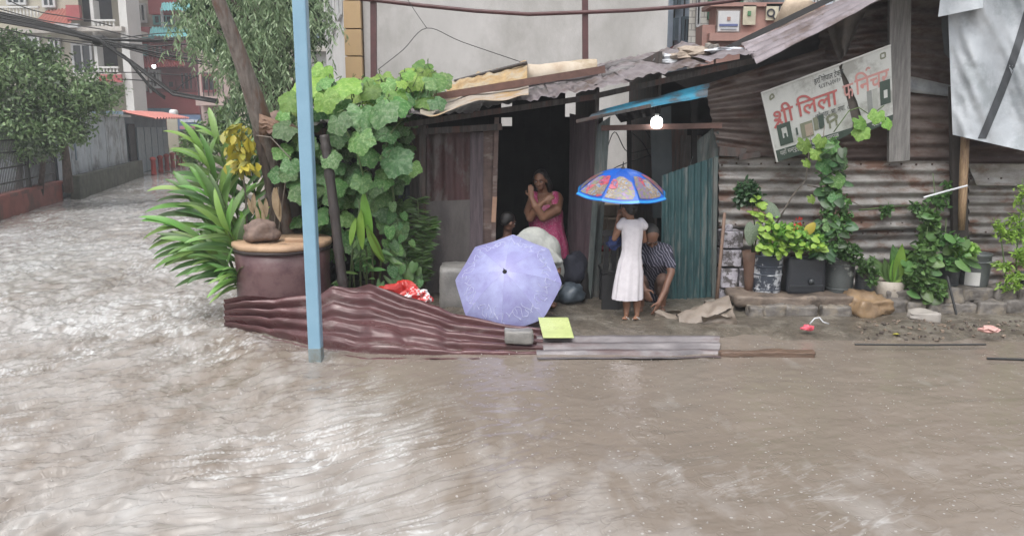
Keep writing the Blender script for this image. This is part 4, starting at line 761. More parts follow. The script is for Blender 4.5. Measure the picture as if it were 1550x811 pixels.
# ------------------------------------------------------------------ round planter, pole, poles
pc = P(427, 362, 8.45); PX, PYc = pc.x, 8.45
pt = thing('round_planter', 'round maroon drum with a worn tan board lid at the street corner', 'planter', (PX, PYc, 0))
m_drum = mat('drum_maroon', (.105, .045, .05), (.075, .035, .04), rough=.4, scale=2.2, bump=.15, c3=(.14, .08, .08), s3=1.5)
mb = MB(); mb.lathe([(.495, -.15), (.49, .1), (.495, .3), (.49, .55), (.50, .78)], 48, (PX, PYc, 0)); mb.build('drum', m_drum, pt, smooth=True)
m_lid = mat('worn_board', (.45, .30, .19), (.34, .22, .14), rough=.6, scale=5, bump=.3, c3=(.14, .09, .06), s3=4, t3=(.56, .64))
mb = MB(); mb.lathe([(.48, .775), (.515, .78), (.53, .80), (.525, .835), (.505, .845), (.3, .85), (.02, .852)], 56, (PX, PYc, 0), wob=.07); mb.build('lid', m_lid, pt, smooth=True)
mb = MB(); mb.lathe([(.47, .74), (.512, .745), (.518, .775), (.47, .776)], 56, (PX, PYc, 0), wob=.04); mb.build('rim', mat('black_rim', (.05, .035, .035), (.03, .02, .02), rough=.5), pt, smooth=True)
c = P(396, 368, 8.2); crumple('stone', 'brown rounded stone resting on the lid of the round planter', 'stone', (c.x, 8.2, .955), (.36, .27, .25), mat('brown_stone', (.21, .145, .115), (.13, .09, .075), rough=.75, scale=9, bump=.7, bscale=40), 6, 26, .38, smooth=True)
c = P(452, 364, 8.25); tag(roughbox('wood_chunk', (c.x - .13, 8.2, .85), (c.x + .15, 8.32, .885), m_lid, 4, .012, rot=.1), 'flat chunk of wood lying on the planter lid behind the blue pole', 'wood')
# blue pole
bp = thing('blue_pole', 'pale blue square steel pole standing in the flood water', 'pole', (G(479, 545, 0).x, G(479, 545, 0).y, 0)); m_bluep = mat('blue_paint', (.23, .385, .50), (.20, .345, .455), rough=.35, scale=3, bump=.08, c3=(.16, .17, .16), s3=9, t3=(.63, .70))
b0 = bp.location; o = MB().box((b0.x, b0.y, 2.0), (.112, .112, 5.2)).build('shaft', m_bluep, bp, bevel=.012)
MB().box((b0.x, b0.y, .02), (.1145, .1145, .22)).build('waterline_stain', mat('mud_stain', (.17, .17, .15), (.20, .26, .28), rough=.5, scale=14), bp, bevel=.012)
# bamboo prop
pts = [P(521, 446, 8.3), P(514, 390, 8.3), P(506, 320, 8.32), P(497, 250, 8.35), P(491, 205, 8.4)]; mb = MB(); out = []; rr = []
for k in range(41):
    q = k / 40 * 4; i = min(3, int(q)); out.append(qlerp(pts[i], pts[i + 1], q - i)); rr.append(.052 + (.009 if k % 8 == 4 else 0))
mb.tube(out, rr, 10); tag(mb.build('bamboo_prop', m_bamboo, smooth=True), 'dark bamboo pole leaning behind the blue pole and holding up the eave', 'pole')

# ------------------------------------------------------------------ small things in front of the shack
a, b = P(665, 470, 8.5), P(722, 406, 8.5); tag(roughbox('concrete_block', (a.x, 8.5, .02), (b.x, 8.95, b.z), m_conc, 7, .02), 'grey concrete block left of the open lavender umbrella', 'block')
crumple('plastic_bag', 'crumpled red plastic bag behind the maroon sheet', 'plastic bag', P(604, 446, 8.3), (.44, .3, .24), mat('red_plastic', (.50, .03, .02), (.36, .02, .02), rough=.3, scale=6, bump=.4), 3, 26)
crumple('plastic_packet', 'red and white snack packet at the right end of the red bag', 'plastic bag', P(632, 448, 8.12), (.26, .15, .17), mat('packet', (.60, .03, .03), (.5, .04, .04), rough=.25, scale=5, bump=.4, c3=(.75, .72, .72), s3=7, t3=(.5, .53)), 9, 24)
a = G(822, 512, .09); b = G(869, 512, .09); c = V((b.x - .02, b.y + .50, .16)); d = V((a.x - .03, a.y + .50, .16)); n = V((0, -.1, .99)) * .012
mb = MB(); mb.add([a, b, c, d, a + n, b + n, c + n, d + n], [(0, 3, 2, 1), (4, 5, 6, 7), (0, 1, 5, 4), (1, 2, 6, 5), (2, 3, 7, 6), (3, 0, 4, 7)]); tag(mb.build('plastic_board', mat('lime_plastic', (.50, .56, .24), (.38, .44, .17), rough=.3, scale=3, c3=(.30, .30, .16), s3=5, t3=(.56, .7)), bevel=.005), 'thin lime yellow plastic board on the mud beside the lavender umbrella', 'board')
crumple('cloth_bundle', 'dark navy cloth bundle piled in the doorway behind the lavender umbrella', 'bundle', P(868, 408, 9.0), (.36, .3, .36), mat('navy_cloth', (.015, .017, .03), (.01, .011, .02), rough=.8, scale=6, bump=.6), 3, 20, .5, smooth=True)
crumple('cloth_bundle', 'slate blue grey bag under the navy bundle, right of the lavender umbrella', 'bag', P(862, 444, 8.75), (.34, .35, .24), mat('slate_bag', (.07, .09, .11), (.045, .06, .075), rough=.45, scale=5, bump=.4), 6, 20, .3, smooth=True)
crumple('cloth_bundle', 'dark cloth heap against the foot of the green grey post', 'bundle', P(886, 440, 8.95), (.16, .2, .55), m_dark, 12, 18, .4, smooth=True)
q = thing('plastic_chair', 'black plastic chair seen from behind beside the girl in white', 'chair', P(932, 474, 8.5)); m_blk = mat('black_plastic', (.018, .018, .02), (.012, .012, .013), rough=.4)
x0 = P(932, 400, 8.5).x; zf = .05
for dx in (-.11, .13):
    for dy in (0, .36): MB().beam((x0 + dx, 8.5 + dy, zf), (x0 + dx, 8.5 + dy, zf + .42), .045, .045).build('leg', m_blk, q)
MB().box((x0 + .01, 8.68, zf + .43), (.32, .42, .04)).build('seat', m_blk, q, bevel=.01)
for k in range(4): MB().beam((x0 - .11 + .08 * k, 8.48, zf + .44), (x0 - .115 + .083 * k, 8.42, zf + .84), .06, .025, up=(0, 1, 0)).build('back_slat', m_blk, q, bevel=.006)
MB().box((x0 + .01, 8.42, zf + .86), (.34, .035, .07)).build('top_rail', m_blk, q, bevel=.01); MB().box((x0 - .05, 8.47, zf + .2), (.20, .02, .40)).build('back_panel', m_blk, q)
crumple('blue_cloth', 'blue cloth hanging over the black chair behind the girl', 'cloth', P(930, 366, 8.42), (.17, .12, .12), mat('royal_cloth', (.03, .06, .2), (.02, .03, .1), rough=.8, scale=8, bump=.5), 8)
crumple('pink_cloth', 'small pink cloth on the ground in the opening behind the post', 'cloth', P(914, 376, 10.6), (.26, .12, .08), mat('pink_cloth', (.65, .08, .12), (.5, .06, .1), rough=.7), 2)
# crumpled tarp the man drags
m_sackg = mat('sodden_canvas', (.23, .19, .155), (.16, .13, .105), rough=.55, scale=5, bump=.4, bscale=60)
def rolls(s, t):
    u = 990 + 116 * s; v = ipol([990, 1010, 1040, 1060, 1108], [464, 474, 484, 478, 470], u); a = t * 5.4 + 2.0; r = .05 + .09 * min(1, s * 2.2); c = P(u, v + 8, 8.05 + .25 * (1 - s))
    r *= 1 + .35 * nz(s * 5, a * .8, 3) + .12 * nz(s * 14, a * 2.5, 8); return c + V((.05 * nz(a, s * 4, 1), math.cos(a) * r * 1.5, math.sin(a) * r))
cn = thing('crumpled_canvas', 'sodden brown canvas dragged by the crouching man, heaped before the whitewashed blocks', 'canvas', P(1060, 500, 8.1))
MB().grid(rolls, 50, 30).build('fold', m_sackg, cn, smooth=True)
MB().grid(lambda s, t: P(1030 + 78 * s - 10 * t, 500 - 34 * s - 6 * t - 22 * math.sin(t * 3) * (1 - .3 * s), 7.92 + .35 * t) + V((0, 0, .03 * nz(s * 6, t * 5, 2))), 30, 16).build('fold', m_sackg, cn, smooth=True)
MB().grid(lambda s, t: P(1062 + 46 * s, 478 + 24 * t + 2 * math.sin(s * 9), 7.86 + .1 * math.sin(t * 3)) + V((0, .03 * nz(s * 6, t * 5, 7), 0)), 18, 12).build('fold', m_sackg, cn, smooth=True)

# stone slab, boulders and edging stones
a = P(1110, 482, 8.4); b = P(1294, 448, 8.4); tag(roughbox('stone_slab', (a.x, 8.35, .10), (b.x, 8.85, b.z), mat('brown_slab', (.21, .165, .13), (.11, .085, .068), rough=.6, scale=5, bump=.8, bscale=22, c3=(.07, .055, .045), s3=3), 23, .035), 'long rough brown stone slab carrying the paint buckets', 'stone')
for k, (u, v, w, h, lb) in enumerate([(1145, 488, .2, .1, 'small dark stone propping the left end of the slab'), (1168, 487, .24, .11, 'brown stone under the slab, left of its middle'), (1210, 489, .34, .1, 'flat stone under the middle of the slab'), (1262, 490, .3, .1, 'flat dark stone under the right end of the slab'), (1085, 492, .26, .14, 'grey brick lump in front of the canvas heap')]):
    c = P(u, v, 8.3); tag(roughbox('stone', (c.x - w / 2, 8.22, .03), (c.x + w / 2, 8.22 + w * .8, .03 + h * 1.2), m_stone, k * 3 + 40, .03), lb, 'stone')
c = P(1317, 490, 8.3); tag(roughbox('boulder', (c.x - .2, 8.2, .02), (c.x + .2, 8.55, .24), mat('tan_rock', (.27, .18, .10), (.17, .115, .07), rough=.45, scale=6, bump=.5), 61, .07, rot=.2), 'tan pointed boulder at the right end of the long slab', 'stone')
ed = thing('stone_edging', 'dry stacked edging of grey stones below the plant buckets at the right', 'stone edging', P(1450, 480, 8.5)); r3 = random.Random(5)
for row, (v0, y0, z0, z1) in enumerate([(490, 8.32, .02, .17), (470, 8.42, .15, .30)]):
    u = 1330 + 12 * row
    while u < 1660:
        wpx = r3.uniform(30, 54); a = P(u, v0, y0); b = P(u + wpx, v0, y0); j = r3.uniform(-.03, .03)
        roughbox('stone', (a.x + .006, y0 + j, z0 + r3.uniform(-.01, .02)), (b.x - .006, y0 + .30 + j, z1 + r3.uniform(-.02, .02)), m_stone, r3.uniform(0, 90), .028, rot=r3.uniform(-.08, .08), par=ed); u += wpx * .97
c = G(1404, 484, .12); tag(roughbox('stone', (c.x - .02, 8.0, .05), (c.x + .26, 8.2, .13), mat('pale_stone', (.36, .33, .30), (.27, .25, .23), rough=.6, scale=8, bump=.4), 77, .03, rot=-.3), 'pale flat stone fallen before the edging stones', 'stone')
mb = MB(); mb.beam(P(1371, 418, 8.3), P(1384, 476, 8.1), .02, .015); mb.v = [p + V((P(1442, 440, 8.1).x - P(1378, 440, 8.1).x, 0, 0)) for p in mb.v]; tag(mb.build('stick', m_iron), 'thin dark stick leaning on the edging stones under the big leaf plant', 'stick')
# litter on the mud
m_pinkp = mat('pink_plastic', (.75, .12, .16), (.6, .08, .12), rough=.3); m_litter = mat('litter', (.45, .40, .36), (.3, .26, .22), rough=.6, scale=12)
crumple('litter_scrap', 'bright pink plastic scrap on the mud below the long slab', 'litter', G(1222, 496, .1), (.11, .07, .05), m_pinkp, 4, 12)
mb = MB(); c = G(1241, 490, .1); mb.tube([c + V((-.1, 0, .0)), c + V((-.05, .02, .05)), c + V((0, .02, .06)), c + V((.03, .0, .02)), c + V((.09, 0, .0))], .007, 6); tag(mb.build('plastic_strip', m_plwhite, smooth=True), 'curled white plastic strip beside the pink scrap', 'litter')
crumple('litter_scrap', 'pale pink crumpled paper on the mud before the edging stones', 'litter', G(1498, 498, .12), (.17, .12, .06), mat('pale_pink', (.6, .36, .33), (.45, .25, .22), rough=.7), 8, 12)
mb = MB()
for k in range(110):
    c = G(r3.uniform(1300, 1560), r3.uniform(492, 516), .0); c.z = gz(c.x, c.y) + .01; mb.rock(c, (r3.uniform(.012, .045), r3.uniform(.012, .04), r3.uniform(.008, .03)), k, 6, .9)
mb.build('gravel_and_debris', mat('debris', (.22, .17, .13), (.08, .065, .055), rough=.7, scale=3, island=True), kind='stuff')
m_yl = mat('yellow_leaf', (.55, .50, .08), (.45, .42, .06), rough=.5, transl=.2)
lm = leafmesh('fallen', 'heart', m_yl)
for k, (u, v, s_) in enumerate([(1417, 508, .1), (1362, 497, .08)]):
    c = G(u, v, .1); o = bpy.data.objects.new('fallen_leaf', lm); COL.objects.link(o); o.location = (c.x, c.y, gz(c.x, c.y) + .03); o.scale = (s_,) * 3; o.rotation_euler = (.1, .1, k * 2.); tag(o, ['yellow green leaf fallen on the mud below the pale stone', 'small yellow leaf fallen beside the weeds left of the white pot'][k], 'leaf')

# ------------------------------------------------------------------ umbrellas
def umbrella(t, apex, axis, rad, hgt, m_can, spin=0., shaft_len=.75, m_rib=None, fold=.07):
    ax = V(axis).normalized(); e1 = ax.orthogonal().normalized(); e2 = ax.cross(e1); e1, e2 = e1 * math.cos(spin) + e2 * math.sin(spin), e2 * math.cos(spin) - e1 * math.sin(spin)
    def surf(th, r, off=0.):
        k = th / (math.pi / 4); f = k - math.floor(k); bow = math.sin(math.pi * f); rr = rad * r * (1 - (1 - math.cos(math.pi / 8)) * bow * .9 - fold * bow * max(0, r - .8) * 4)
        return V(apex) + (e1 * math.cos(th) + e2 * math.sin(th)) * rr - ax * (hgt * (r ** 1.9) * (1 + .0 * bow) + .018 * bow * r * r - off)
    for k in range(8): MB().grid(lambda s, q: surf((k + s * .998) * math.pi / 4, .01 + .99 * q), 10, 14).build('panel', m_can, t, smooth=True)
    for k in range(8): MB().tube([surf(k * math.pi / 4, r, -.006) for r in (.03, .25, .5, .75, 1.0)], .004, 5).build('rib', m_rib or m_iron, t)
    MB().tube([V(apex) + ax * .07, V(apex) + ax * .01, V(apex) - ax * shaft_len], [.005, .008, .007], 8).build('shaft', m_rib or m_iron, t)
    MB().lathe([(.022, -.012), (.024, .0), (.012, .02), (.008, .022)], 12, V(apex), M3=ax.to_track_quat('Z', 'Y').to_matrix()).build('cap', m_rib or m_iron, t, smooth=True)
    return surf, ax
m_ublue = mat('umbrella_blue', (.015, .11, .50), (.01, .08, .40), rough=.4, scale=2, bump=.1, transl=.15)
ub = thing('blue_umbrella', 'bright blue umbrella with colourful printed pictures held over the girl in white', 'umbrella', P(940, 300, 8.1))
surf, ax = umbrella(ub, P(943, 255, 8.30), (.03, -.12, 1), .50, .262, m_ublue, spin=.24, shaft_len=.62, fold=.02)
def printmat(name, cols, sc):
    m = mat(name, cols[0], cols[1], rough=.4); nt = m.node_tree; b = nt.nodes["Principled BSDF"]; tc = nt.nodes.new("ShaderNodeTexCoord"); vo = nt.nodes.new("ShaderNodeTexNoise"); vo.inputs['Scale'].default_value = sc; vo.inputs['Detail'].default_value = 5; vo.inputs['Distortion'].default_value = 1.5
    rp = nt.nodes.new("ShaderNodeValToRGB"); rp.color_ramp.interpolation = 'B_SPLINE'; rp.color_ramp.elements[0].position = .3; rp.color_ramp.elements[1].position = .72
    rp.color_ramp.elements[0].color = (*cols[0], 1); rp.color_ramp.elements[1].color = (*cols[-1], 1)
    for k, c in enumerate(cols[1:-1]): e = rp.color_ramp.elements.new(.3 + .42 * (k + 1) / (len(cols) - 1)); e.color = (*c, 1)
    nt.links.new(tc.outputs['Object'], vo.inputs[0]); nt.links.new(vo.outputs[0], rp.inputs[0]); nt.links.new(rp.outputs[0], b.inputs['Base Color']); return m
PM = [printmat('print_red', [(.04, .15, .5), (.45, .05, .07), (.34, .11, .13), (.5, .06, .06), (.04, .04, .12), (.25, .09, .12), (.05, .2, .5)], 17), printmat('print_olive', [(.10, .12, .10), (.22, .22, .09), (.22, .18, .10), (.06, .12, .3), (.4, .12, .12), (.04, .2, .5)], 18), printmat('print_gold', [(.04, .2, .5), (.28, .18, .05), (.08, .08, .12), (.4, .28, .1), (.04, .2, .5), (.03, .05, .12)], 17)]
r5 = random.Random(12)
for k in range(8):
    for j in range(6):       # overlapping printed shapes on every panel
        s0, q0, ra = (.5, .72, .36) if j == 0 else (r5.uniform(.12, .88), r5.uniform(.55, .9), r5.uniform(.10, .22)); off = .003 + .001 * j; mb = MB(); n = 22
        ring = lambda f: [surf((k + min(.95, max(.05, s0 + ra * 1.35 * f * math.cos(a) * (1 + .35 * nz(a, k, j))))) * math.pi / 4, min(.93, max(.42, q0 + ra * .85 * f * math.sin(a) * (1 + .35 * nz(a, j, k)))), off) for a in [2 * math.pi * i / n for i in range(n)]]
        mb.add([surf((k + s0) * math.pi / 4, q0, off)] + ring(.5) + ring(1), [(0, 1 + i, 1 + (i + 1) % n) for i in range(n)] + [(1 + i, 1 + n + i, 1 + n + (i + 1) % n, 1 + (i + 1) % n) for i in range(n)])
        mb.build('printed_picture', PM[(k + j) % 3], ub, smooth=True)
for k in range(8): MB().grid(lambda s, q: surf((k + s) * math.pi / 4, .96 + .035 * q, .004), 8, 2).build('hem', mat('umbrella_hem', (.03, .30, .62), (.02, .22, .55), rough=.4), ub, smooth=True)
m_ulav = mat('umbrella_lavender', (.36, .36, .64), (.30, .29, .56), rough=.38, scale=3, bump=.1, c3=(.44, .47, .74), s3=2.5, t3=(.45, .65), transl=.25)
ul = thing('lavender_umbrella', 'open lavender umbrella with white squiggle border resting on the mud', 'umbrella', P(775, 490, 8.0))
# the axis points up and towards the camera
surf2, ax2 = umbrella(ul, P(764, 411, 7.80), (-.13, -.80, .60), .555, .24, m_ulav, spin=.62, shaft_len=.5, fold=.0)
m_wline = mat('white_print', (.60, .62, .78), (.52, .54, .74), rough=.4)
for k in range(8):
    for j in range(3):
        th0 = (k + .12 + .28 * j) * math.pi / 4; pts = [surf2(th0 + .20 * q / 10 * (1.6) + .05 * math.sin(q * 1.7 + j), .72 + .16 * math.sin(q * .9 + j * 2 + k) * .5 + .012 * q, .003) for q in range(11)]
        MB().tube(pts, .0024, 4).build('printed_line', m_wline, ul)

# ------------------------------------------------------------------ people
class Body:
    def __init__(s): s.m = MB()
    def cap(s, p, q, r0, r1, n=14):
        p = V(p); q = V(q); d = (q - p); L = d.length; M3 = d.to_track_quat('Z', 'Y').to_matrix() if L > 1e-6 else Matrix.Identity(3); pr = []
        for k in range(5): a = math.pi / 2 * k / 5 - math.pi / 2; pr.append((max(1e-4, r0 * math.cos(a)), r0 * math.sin(a)))
        for k in range(6): a = math.pi / 2 * k / 5; pr.append((max(1e-4, r1 * math.cos(a)), L + r1 * math.sin(a)))
        s.m.lathe(pr, n, p, M3=M3); return s
    def chain(s, pts, rs):
        for k in range(len(pts) - 1): s.cap(pts[k], pts[k + 1], rs[k], rs[k + 1])
        return s
    def ell(s, c, r, M3=None):
        n, m = 16, 10; M3 = M3 or Matrix.Identity(3); pr = []
        vs = []; c = V(c)
        for j in range(m + 1):
            ph = math.pi * j / m - math.pi / 2
            for k in range(n): t = 2 * math.pi * k / n; vs.append(c + M3 @ V((r[0] * max(1e-4, math.cos(ph)) * math.cos(t), r[1] * max(1e-4, math.cos(ph)) * math.sin(t), r[2] * math.sin(ph))))
        s.m.add(vs, [(j * n + k, j * n + (k + 1) % n, (j + 1) * n + (k + 1) % n, (j + 1) * n + k) for j in range(m) for k in range(n)] + [tuple(range(n - 1, -1, -1)), tuple(m * n + k for k in range(n))]); return s
    def hand(s, w, d, up, L=.17, side=1, curl=.5):
        """w wrist, d finger direction, up = back of the hand; five fingers of unequal length with bends"""
        d = V(d).normalized(); up = V(up); up = (up - d * up.dot(d)).normalized(); x = d.cross(up) * side; w = V(w); k = L / .17
        s.ell(w + d * .045 * k, (.042 * k, .05 * k, .016 * k), Matrix((x, d, up)).transposed()); s.cap(w - d * .01, w + d * .03 * k, .022 * k, .026 * k)
        for i, (o, l) in enumerate(((-.030, .058), (-.010, .075), (.010, .082), (.030, .072))):
            p = w + d * .08 * k + x * o * k; a = d; q = p
            for j in range(3): a = (a - up * curl * (.25 + .35 * j)).normalized(); e = q + a * l * k * (.42, .32, .26)[j]; s.cap(q, e, (.0095 - .001 * j) * k, (.0088 - .001 * j) * k, 8); q = e
        p = w + d * .03 * k + x * .035 * k; e = p + (x * .7 + d * .6 - up * .3).normalized() * .038 * k; s.cap(p, e, .013 * k, .0105 * k, 8); s.cap(e, e + (d * .9 + x * .1 - up * .4).normalized() * .032 * k, .0105 * k, .009 * k, 8); return s
    def head(s, c, f, up, h=.22):
        """c = centre of the head, f = where the face looks, h = height chin to crown"""
        f = V(f).normalized(); up = V(up); up = (up - f * up.dot(f)).normalized(); x = f.cross(up); c = V(c); M3 = Matrix((x, f, up)).transposed(); k = h / .22; A = lambda a, b, d: c + M3 @ V((a * k, b * k, d * k))
        s.ell(A(0, -.01, .022), (.075 * k, .092 * k, .086 * k), M3); s.ell(A(0, .03, -.035), (.058 * k, .055 * k, .068 * k), M3); s.ell(A(0, .055, -.085), (.028 * k, .026 * k, .022 * k), M3)
        s.cap(A(0, .082, .008), A(0, .103, -.028), .009 * k, .014 * k, 10); s.ell(A(.012, .092, -.03), (.009 * k, .01 * k, .008 * k)); s.ell(A(-.012, .092, -.03), (.009 * k, .01 * k, .008 * k))
        s.ell(A(0, .080, -.058), (.024 * k, .012 * k, .006 * k), M3); s.ell(A(0, .078, -.068), (.020 * k, .012 * k, .007 * k), M3); s.ell(A(0, .072, .03), (.05 * k, .018 * k, .009 * k), M3)
        for q in (-1, 1): s.ell(A(q * .078, -.005, -.012), (.009 * k, .018 * k, .030 * k), M3); s.ell(A(q * .04, .062, -.02), (.022 * k, .02 * k, .018 * k), M3)
        s.hd = (A, M3, k); return s
    def build(s, name, m, par, vox=.008, it=3, fac=.5):
        o = s.m.build(name, m, par); md = o.modifiers.new('r', 'REMESH'); md.mode = 'VOXEL'; md.voxel_size = vox; md.use_smooth_shade = True; ms = o.modifiers.new('s', 'SMOOTH'); ms.iterations = it; ms.factor = fac
        bpy.context.view_layer.update(); me = bpy.data.meshes.new_from_object(o.evaluated_get(bpy.context.evaluated_depsgraph_get())); o.modifiers.clear(); old = o.data; o.data = me; me.name = name; bpy.data.meshes.remove(old)
        return o
def face(B, par, m_eye=None):
    A, M3, k = B.hd
    for q in (-1, 1):
        e = Body().ell(A(q * .032, .078, .004), (.013 * k, .007 * k, .006 * k), M3).m.build('eye', mat('eye_white', (.5, .47, .44), (.45, .42, .4), rough=.2), par, smooth=True); Body().ell(A(q * .032, .084, .004), (.0065 * k, .003 * k, .006 * k), M3).m.build('pupil', mat('pupil', (.012, .01, .01), (.01, .01, .01), rough=.2), e, smooth=True)
        Body().chain([A(q * .016, .086, .026), A(q * .035, .086, .031), A(q * .052, .074, .026)], [.0035 * k, .0045 * k, .003 * k]).m.build('eyebrow', m_hair, par, smooth=True)
def loft(rings, n=40, pleat=0., np_=14, cap=False, Yd=.7):
    """rings: (centre, half width x, half depth y, pleat amount)"""
    mb = MB(); vs = []
    for c, rx, ry, pl in rings:
        for k in range(n): t = 2 * math.pi * k / n; q = 1 + pl * math.cos(np_ * t + 1.3 * math.sin(t * 2)); vs.append(V(c) + V((rx * math.cos(t) * q, ry * math.sin(t) * q, 0)))
    m = len(rings); mb.add(vs, [(i * n + k, i * n + (k + 1) % n, (i + 1) * n + (k + 1) % n, (i + 1) * n + k) for i in range(m - 1) for k in range(n)]); return mb
m_hair = mat('black_hair', (.012, .010, .010), (.008, .007, .007), rough=.45, scale=20, bump=.4, bscale=80, stretch=(4, 4, .6)); m_skin = mat('brown_skin', (.25, .125, .075), (.21, .105, .065), rough=.5, scale=6, bump=.05)
m_skin2 = mat('dark_brown_skin', (.19, .095, .06), (.15, .075, .05), rough=.5, scale=6, bump=.05)
# girl in the white dress, her back to us
g = thing('person', 'girl in white sleeveless dress standing with her back to us under the blue umbrella', 'person', (P(956, 484, 8.2).x, 8.2, .06))
B = Body(); g_ = lambda u, v, y=8.2: P(u, v, y)
B.head(g_(951, 315), (-.55, .8, -.05), (.05, 0, 1), .20); B.chain([g_(952, 322), g_(955, 336)], [.042, .045]); B.chain([g_(945, 342), g_(957, 341), g_(969, 342)], [.036, .040, .036])
B.chain([g_(957, 347), g_(956, 372), g_(954, 402)], [.068, .066, .075])
B.chain([g_(941, 341), g_(930, 361, 8.24), g_(935, 336, 8.33), g_(936, 328, 8.34)], [.036, .030, .023, .02]); B.hand(g_(936, 329, 8.34), (.15, .1, 1), (-.8, -.5, 0), .13, 1, .9)
B.chain([g_(971, 341), g_(975, 364, 8.26), g_(960, 352, 8.38), g_(944, 338, 8.36)], [.036, .030, .023, .02]); B.hand(g_(944, 338, 8.36), (-.2, 0, 1), (.6, .7, 0), .13, -1, .9)
for s_, u in ((-1, 948), (1, 964)):
    B.chain([g_(u, 405), g_(u, 446), g_(u + .5, 462, 8.22), g_(u, 476)], [.065, .042, .043, .026]); B.chain([g_(u, 479), g_(u - 2, 481.5, 8.10), g_(u - 2.5, 482, 8.05)], [.028, .026, .02])
    for k in range(5): B.cap(g_(u - 5.5 + 1.6 * k, 481.8, 8.05), g_(u - 6 + 1.7 * k, 482.4, 8.02 + .006 * abs(k - 1)), .009, .008, 6)
B.build('body', m_skin, g)
A, M3, k = B.hd; hb = Body(); hb.ell(A(0, -.022, .035), (.086 * k, .095 * k, .088 * k), M3); hb.ell(A(0, -.06, -.01), (.07 * k, .055 * k, .07 * k), M3); hb.ell(A(0, -.12, .02), (.04 * k, .035 * k, .04 * k), M3); hb.build('hair', m_hair, g, .008); face(B, g)
m_dress = mat('white_dress', (.66, .63, .66), (.58, .55, .58), rough=.8, scale=14, bump=.2, bscale=90)
R_ = 1 / 143.; rg = [(g_(956, 331.5), 10 * R_, 8 * R_, 0), (g_(957, 334), 16.5 * R_, 9 * R_, 0), (g_(957, 338), 18 * R_, 11 * R_, .0), (g_(957, 346), 16.5 * R_, 13 * R_, .01), (g_(957, 360), 15.5 * R_, 13 * R_, .015), (g_(956, 378), 14.5 * R_, 12 * R_, .02), (g_(955, 388), 15.5 * R_, 12.5 * R_, .03), (g_(954, 396), 17.5 * R_, 13.5 * R_, .03), (g_(953, 412), 20 * R_, 15 * R_, .035), (g_(951, 432), 21.5 * R_, 17 * R_, .05), (g_(950, 446), 22.5 * R_, 18 * R_, .055), (g_(949.5, 452), 22.8 * R_, 18.2 * R_, .055)]
d = loft(rg, 96, np_=11).build('dress', m_dress, g, smooth=True)
for u, q in ((941, -1), (973, 1)): Body().chain([g_(u + q * -3, 336), g_(u + q * 1, 342)], [.046, .05]).m.build('cap_sleeve', m_dress, g, smooth=True)
for u in (948, 964):
    c = g_(u - 1.5, 484, 8.12); MB().lathe([(.036, -.012), (.04, 0), (.036, .012)], 16, (0, 0, 0), M3=Matrix(((1, 0, 0), (0, 2.6, 0), (0, 0, 1)))).v
    mb = MB(); mb.lathe([(.04, -.012), (.044, 0), (.04, .010)], 18, c, M3=Matrix(((1, 0, 0), (0, 2.5, 0), (0, 0, 1)))); sn = mb.build('sandal', mat('cream_sandal', (.5, .42, .33), (.42, .35, .27), rough=.6), g, smooth=True)
    MB().tube([c + V((-.04, -.03, .01)), c + V((0, -.06, .045)), c + V((.04, -.03, .01))], .006, 6).build('strap', m_white, sn)
# woman in the pink dress
w = thing('person', 'long haired woman in pink patterned dress standing in the dark doorway, hand at her cheek', 'person', (P(830, 460, 9.6).x, 9.6, .07)); g_ = lambda u, v, y=9.6: P(u, v, y)
B = Body(); B.head(g_(818, 273, 9.5), (-.35, -1, -.25), (-.08, -.1, 1), .225); B.chain([g_(820, 284, 9.55), g_(824, 298)], [.062, .07]); B.chain([g_(808, 303), g_(824, 300), g_(841, 300)], [.075, .095, .085])
B.chain([g_(824, 312), g_(826, 345), g_(832, 378)], [.18, .18, .20])
B.chain([g_(843, 303), g_(841, 318, 9.42), g_(822, 329, 9.30), g_(810, 312, 9.26), g_(804, 299, 9.28)], [.082, .076, .056, .045, .032]); B.hand(g_(804, 299, 9.28), (-.05, .1, 1), (-.2, -.9, 0), .165, -1, .35)
B.chain([g_(807, 304), g_(801, 320, 9.48), g_(803, 330, 9.36), g_(812, 316, 9.28), g_(822, 306, 9.26)], [.072, .066, .052, .042, .03]); B.hand(g_(822, 306, 9.26), (.8, 0, .5), (0, -.9, .2), .165, 1, .5)
for u in (822, 842): B.chain([g_(u, 380), g_(u, 430), g_(u, 466)], [.09, .06, .045]); B.cap(g_(u, 470, 9.58), g_(u, 471, 9.42), .04, .03)
B.build('body', m_skin, w); face(B, w)
A, M3, k = B.hd; hb = Body(); hb.ell(A(0, -.03, .035), (.088 * k, .092 * k, .09 * k), M3); hb.chain([A(.07, -.03, 0), A(.085, -.05, -.10), A(.07, -.06, -.20)], [.045, .045, .03]); hb.chain([A(-.07, -.03, 0), A(-.085, -.05, -.08), A(-.08, -.06, -.15)], [.04, .04, .03]); hb.chain([A(0, -.09, .0), A(0, -.11, -.12), A(0, -.11, -.24)], [.07, .075, .05]); hb.build('hair', m_hair, w, .009)
m_pink = printmat('pink_dress', [(.55, .04, .17), (.60, .06, .22), (.28, .02, .09), (.75, .30, .42), (.55, .05, .18)], 38)
R_ = 1 / 124.; rg = [(g_(824, 297), 15 * R_, 14 * R_, 0), (g_(824, 303), 21 * R_, 18 * R_, 0), (g_(824, 312), 25 * R_, 23 * R_, 0), (g_(825, 322), 27 * R_, 27 * R_, .01), (g_(826, 336), 26 * R_, 26 * R_, .02), (g_(828, 350), 26 * R_, 26 * R_, .02), (g_(831, 368), 28 * R_, 27 * R_, .03), (g_(833, 390), 28 * R_, 27 * R_, .05), (g_(833, 420), 28 * R_, 27 * R_, .06), (g_(833, 450), 29 * R_, 27 * R_, .07)]
loft(rg, 64, np_=11).build('dress', m_pink, w, smooth=True)
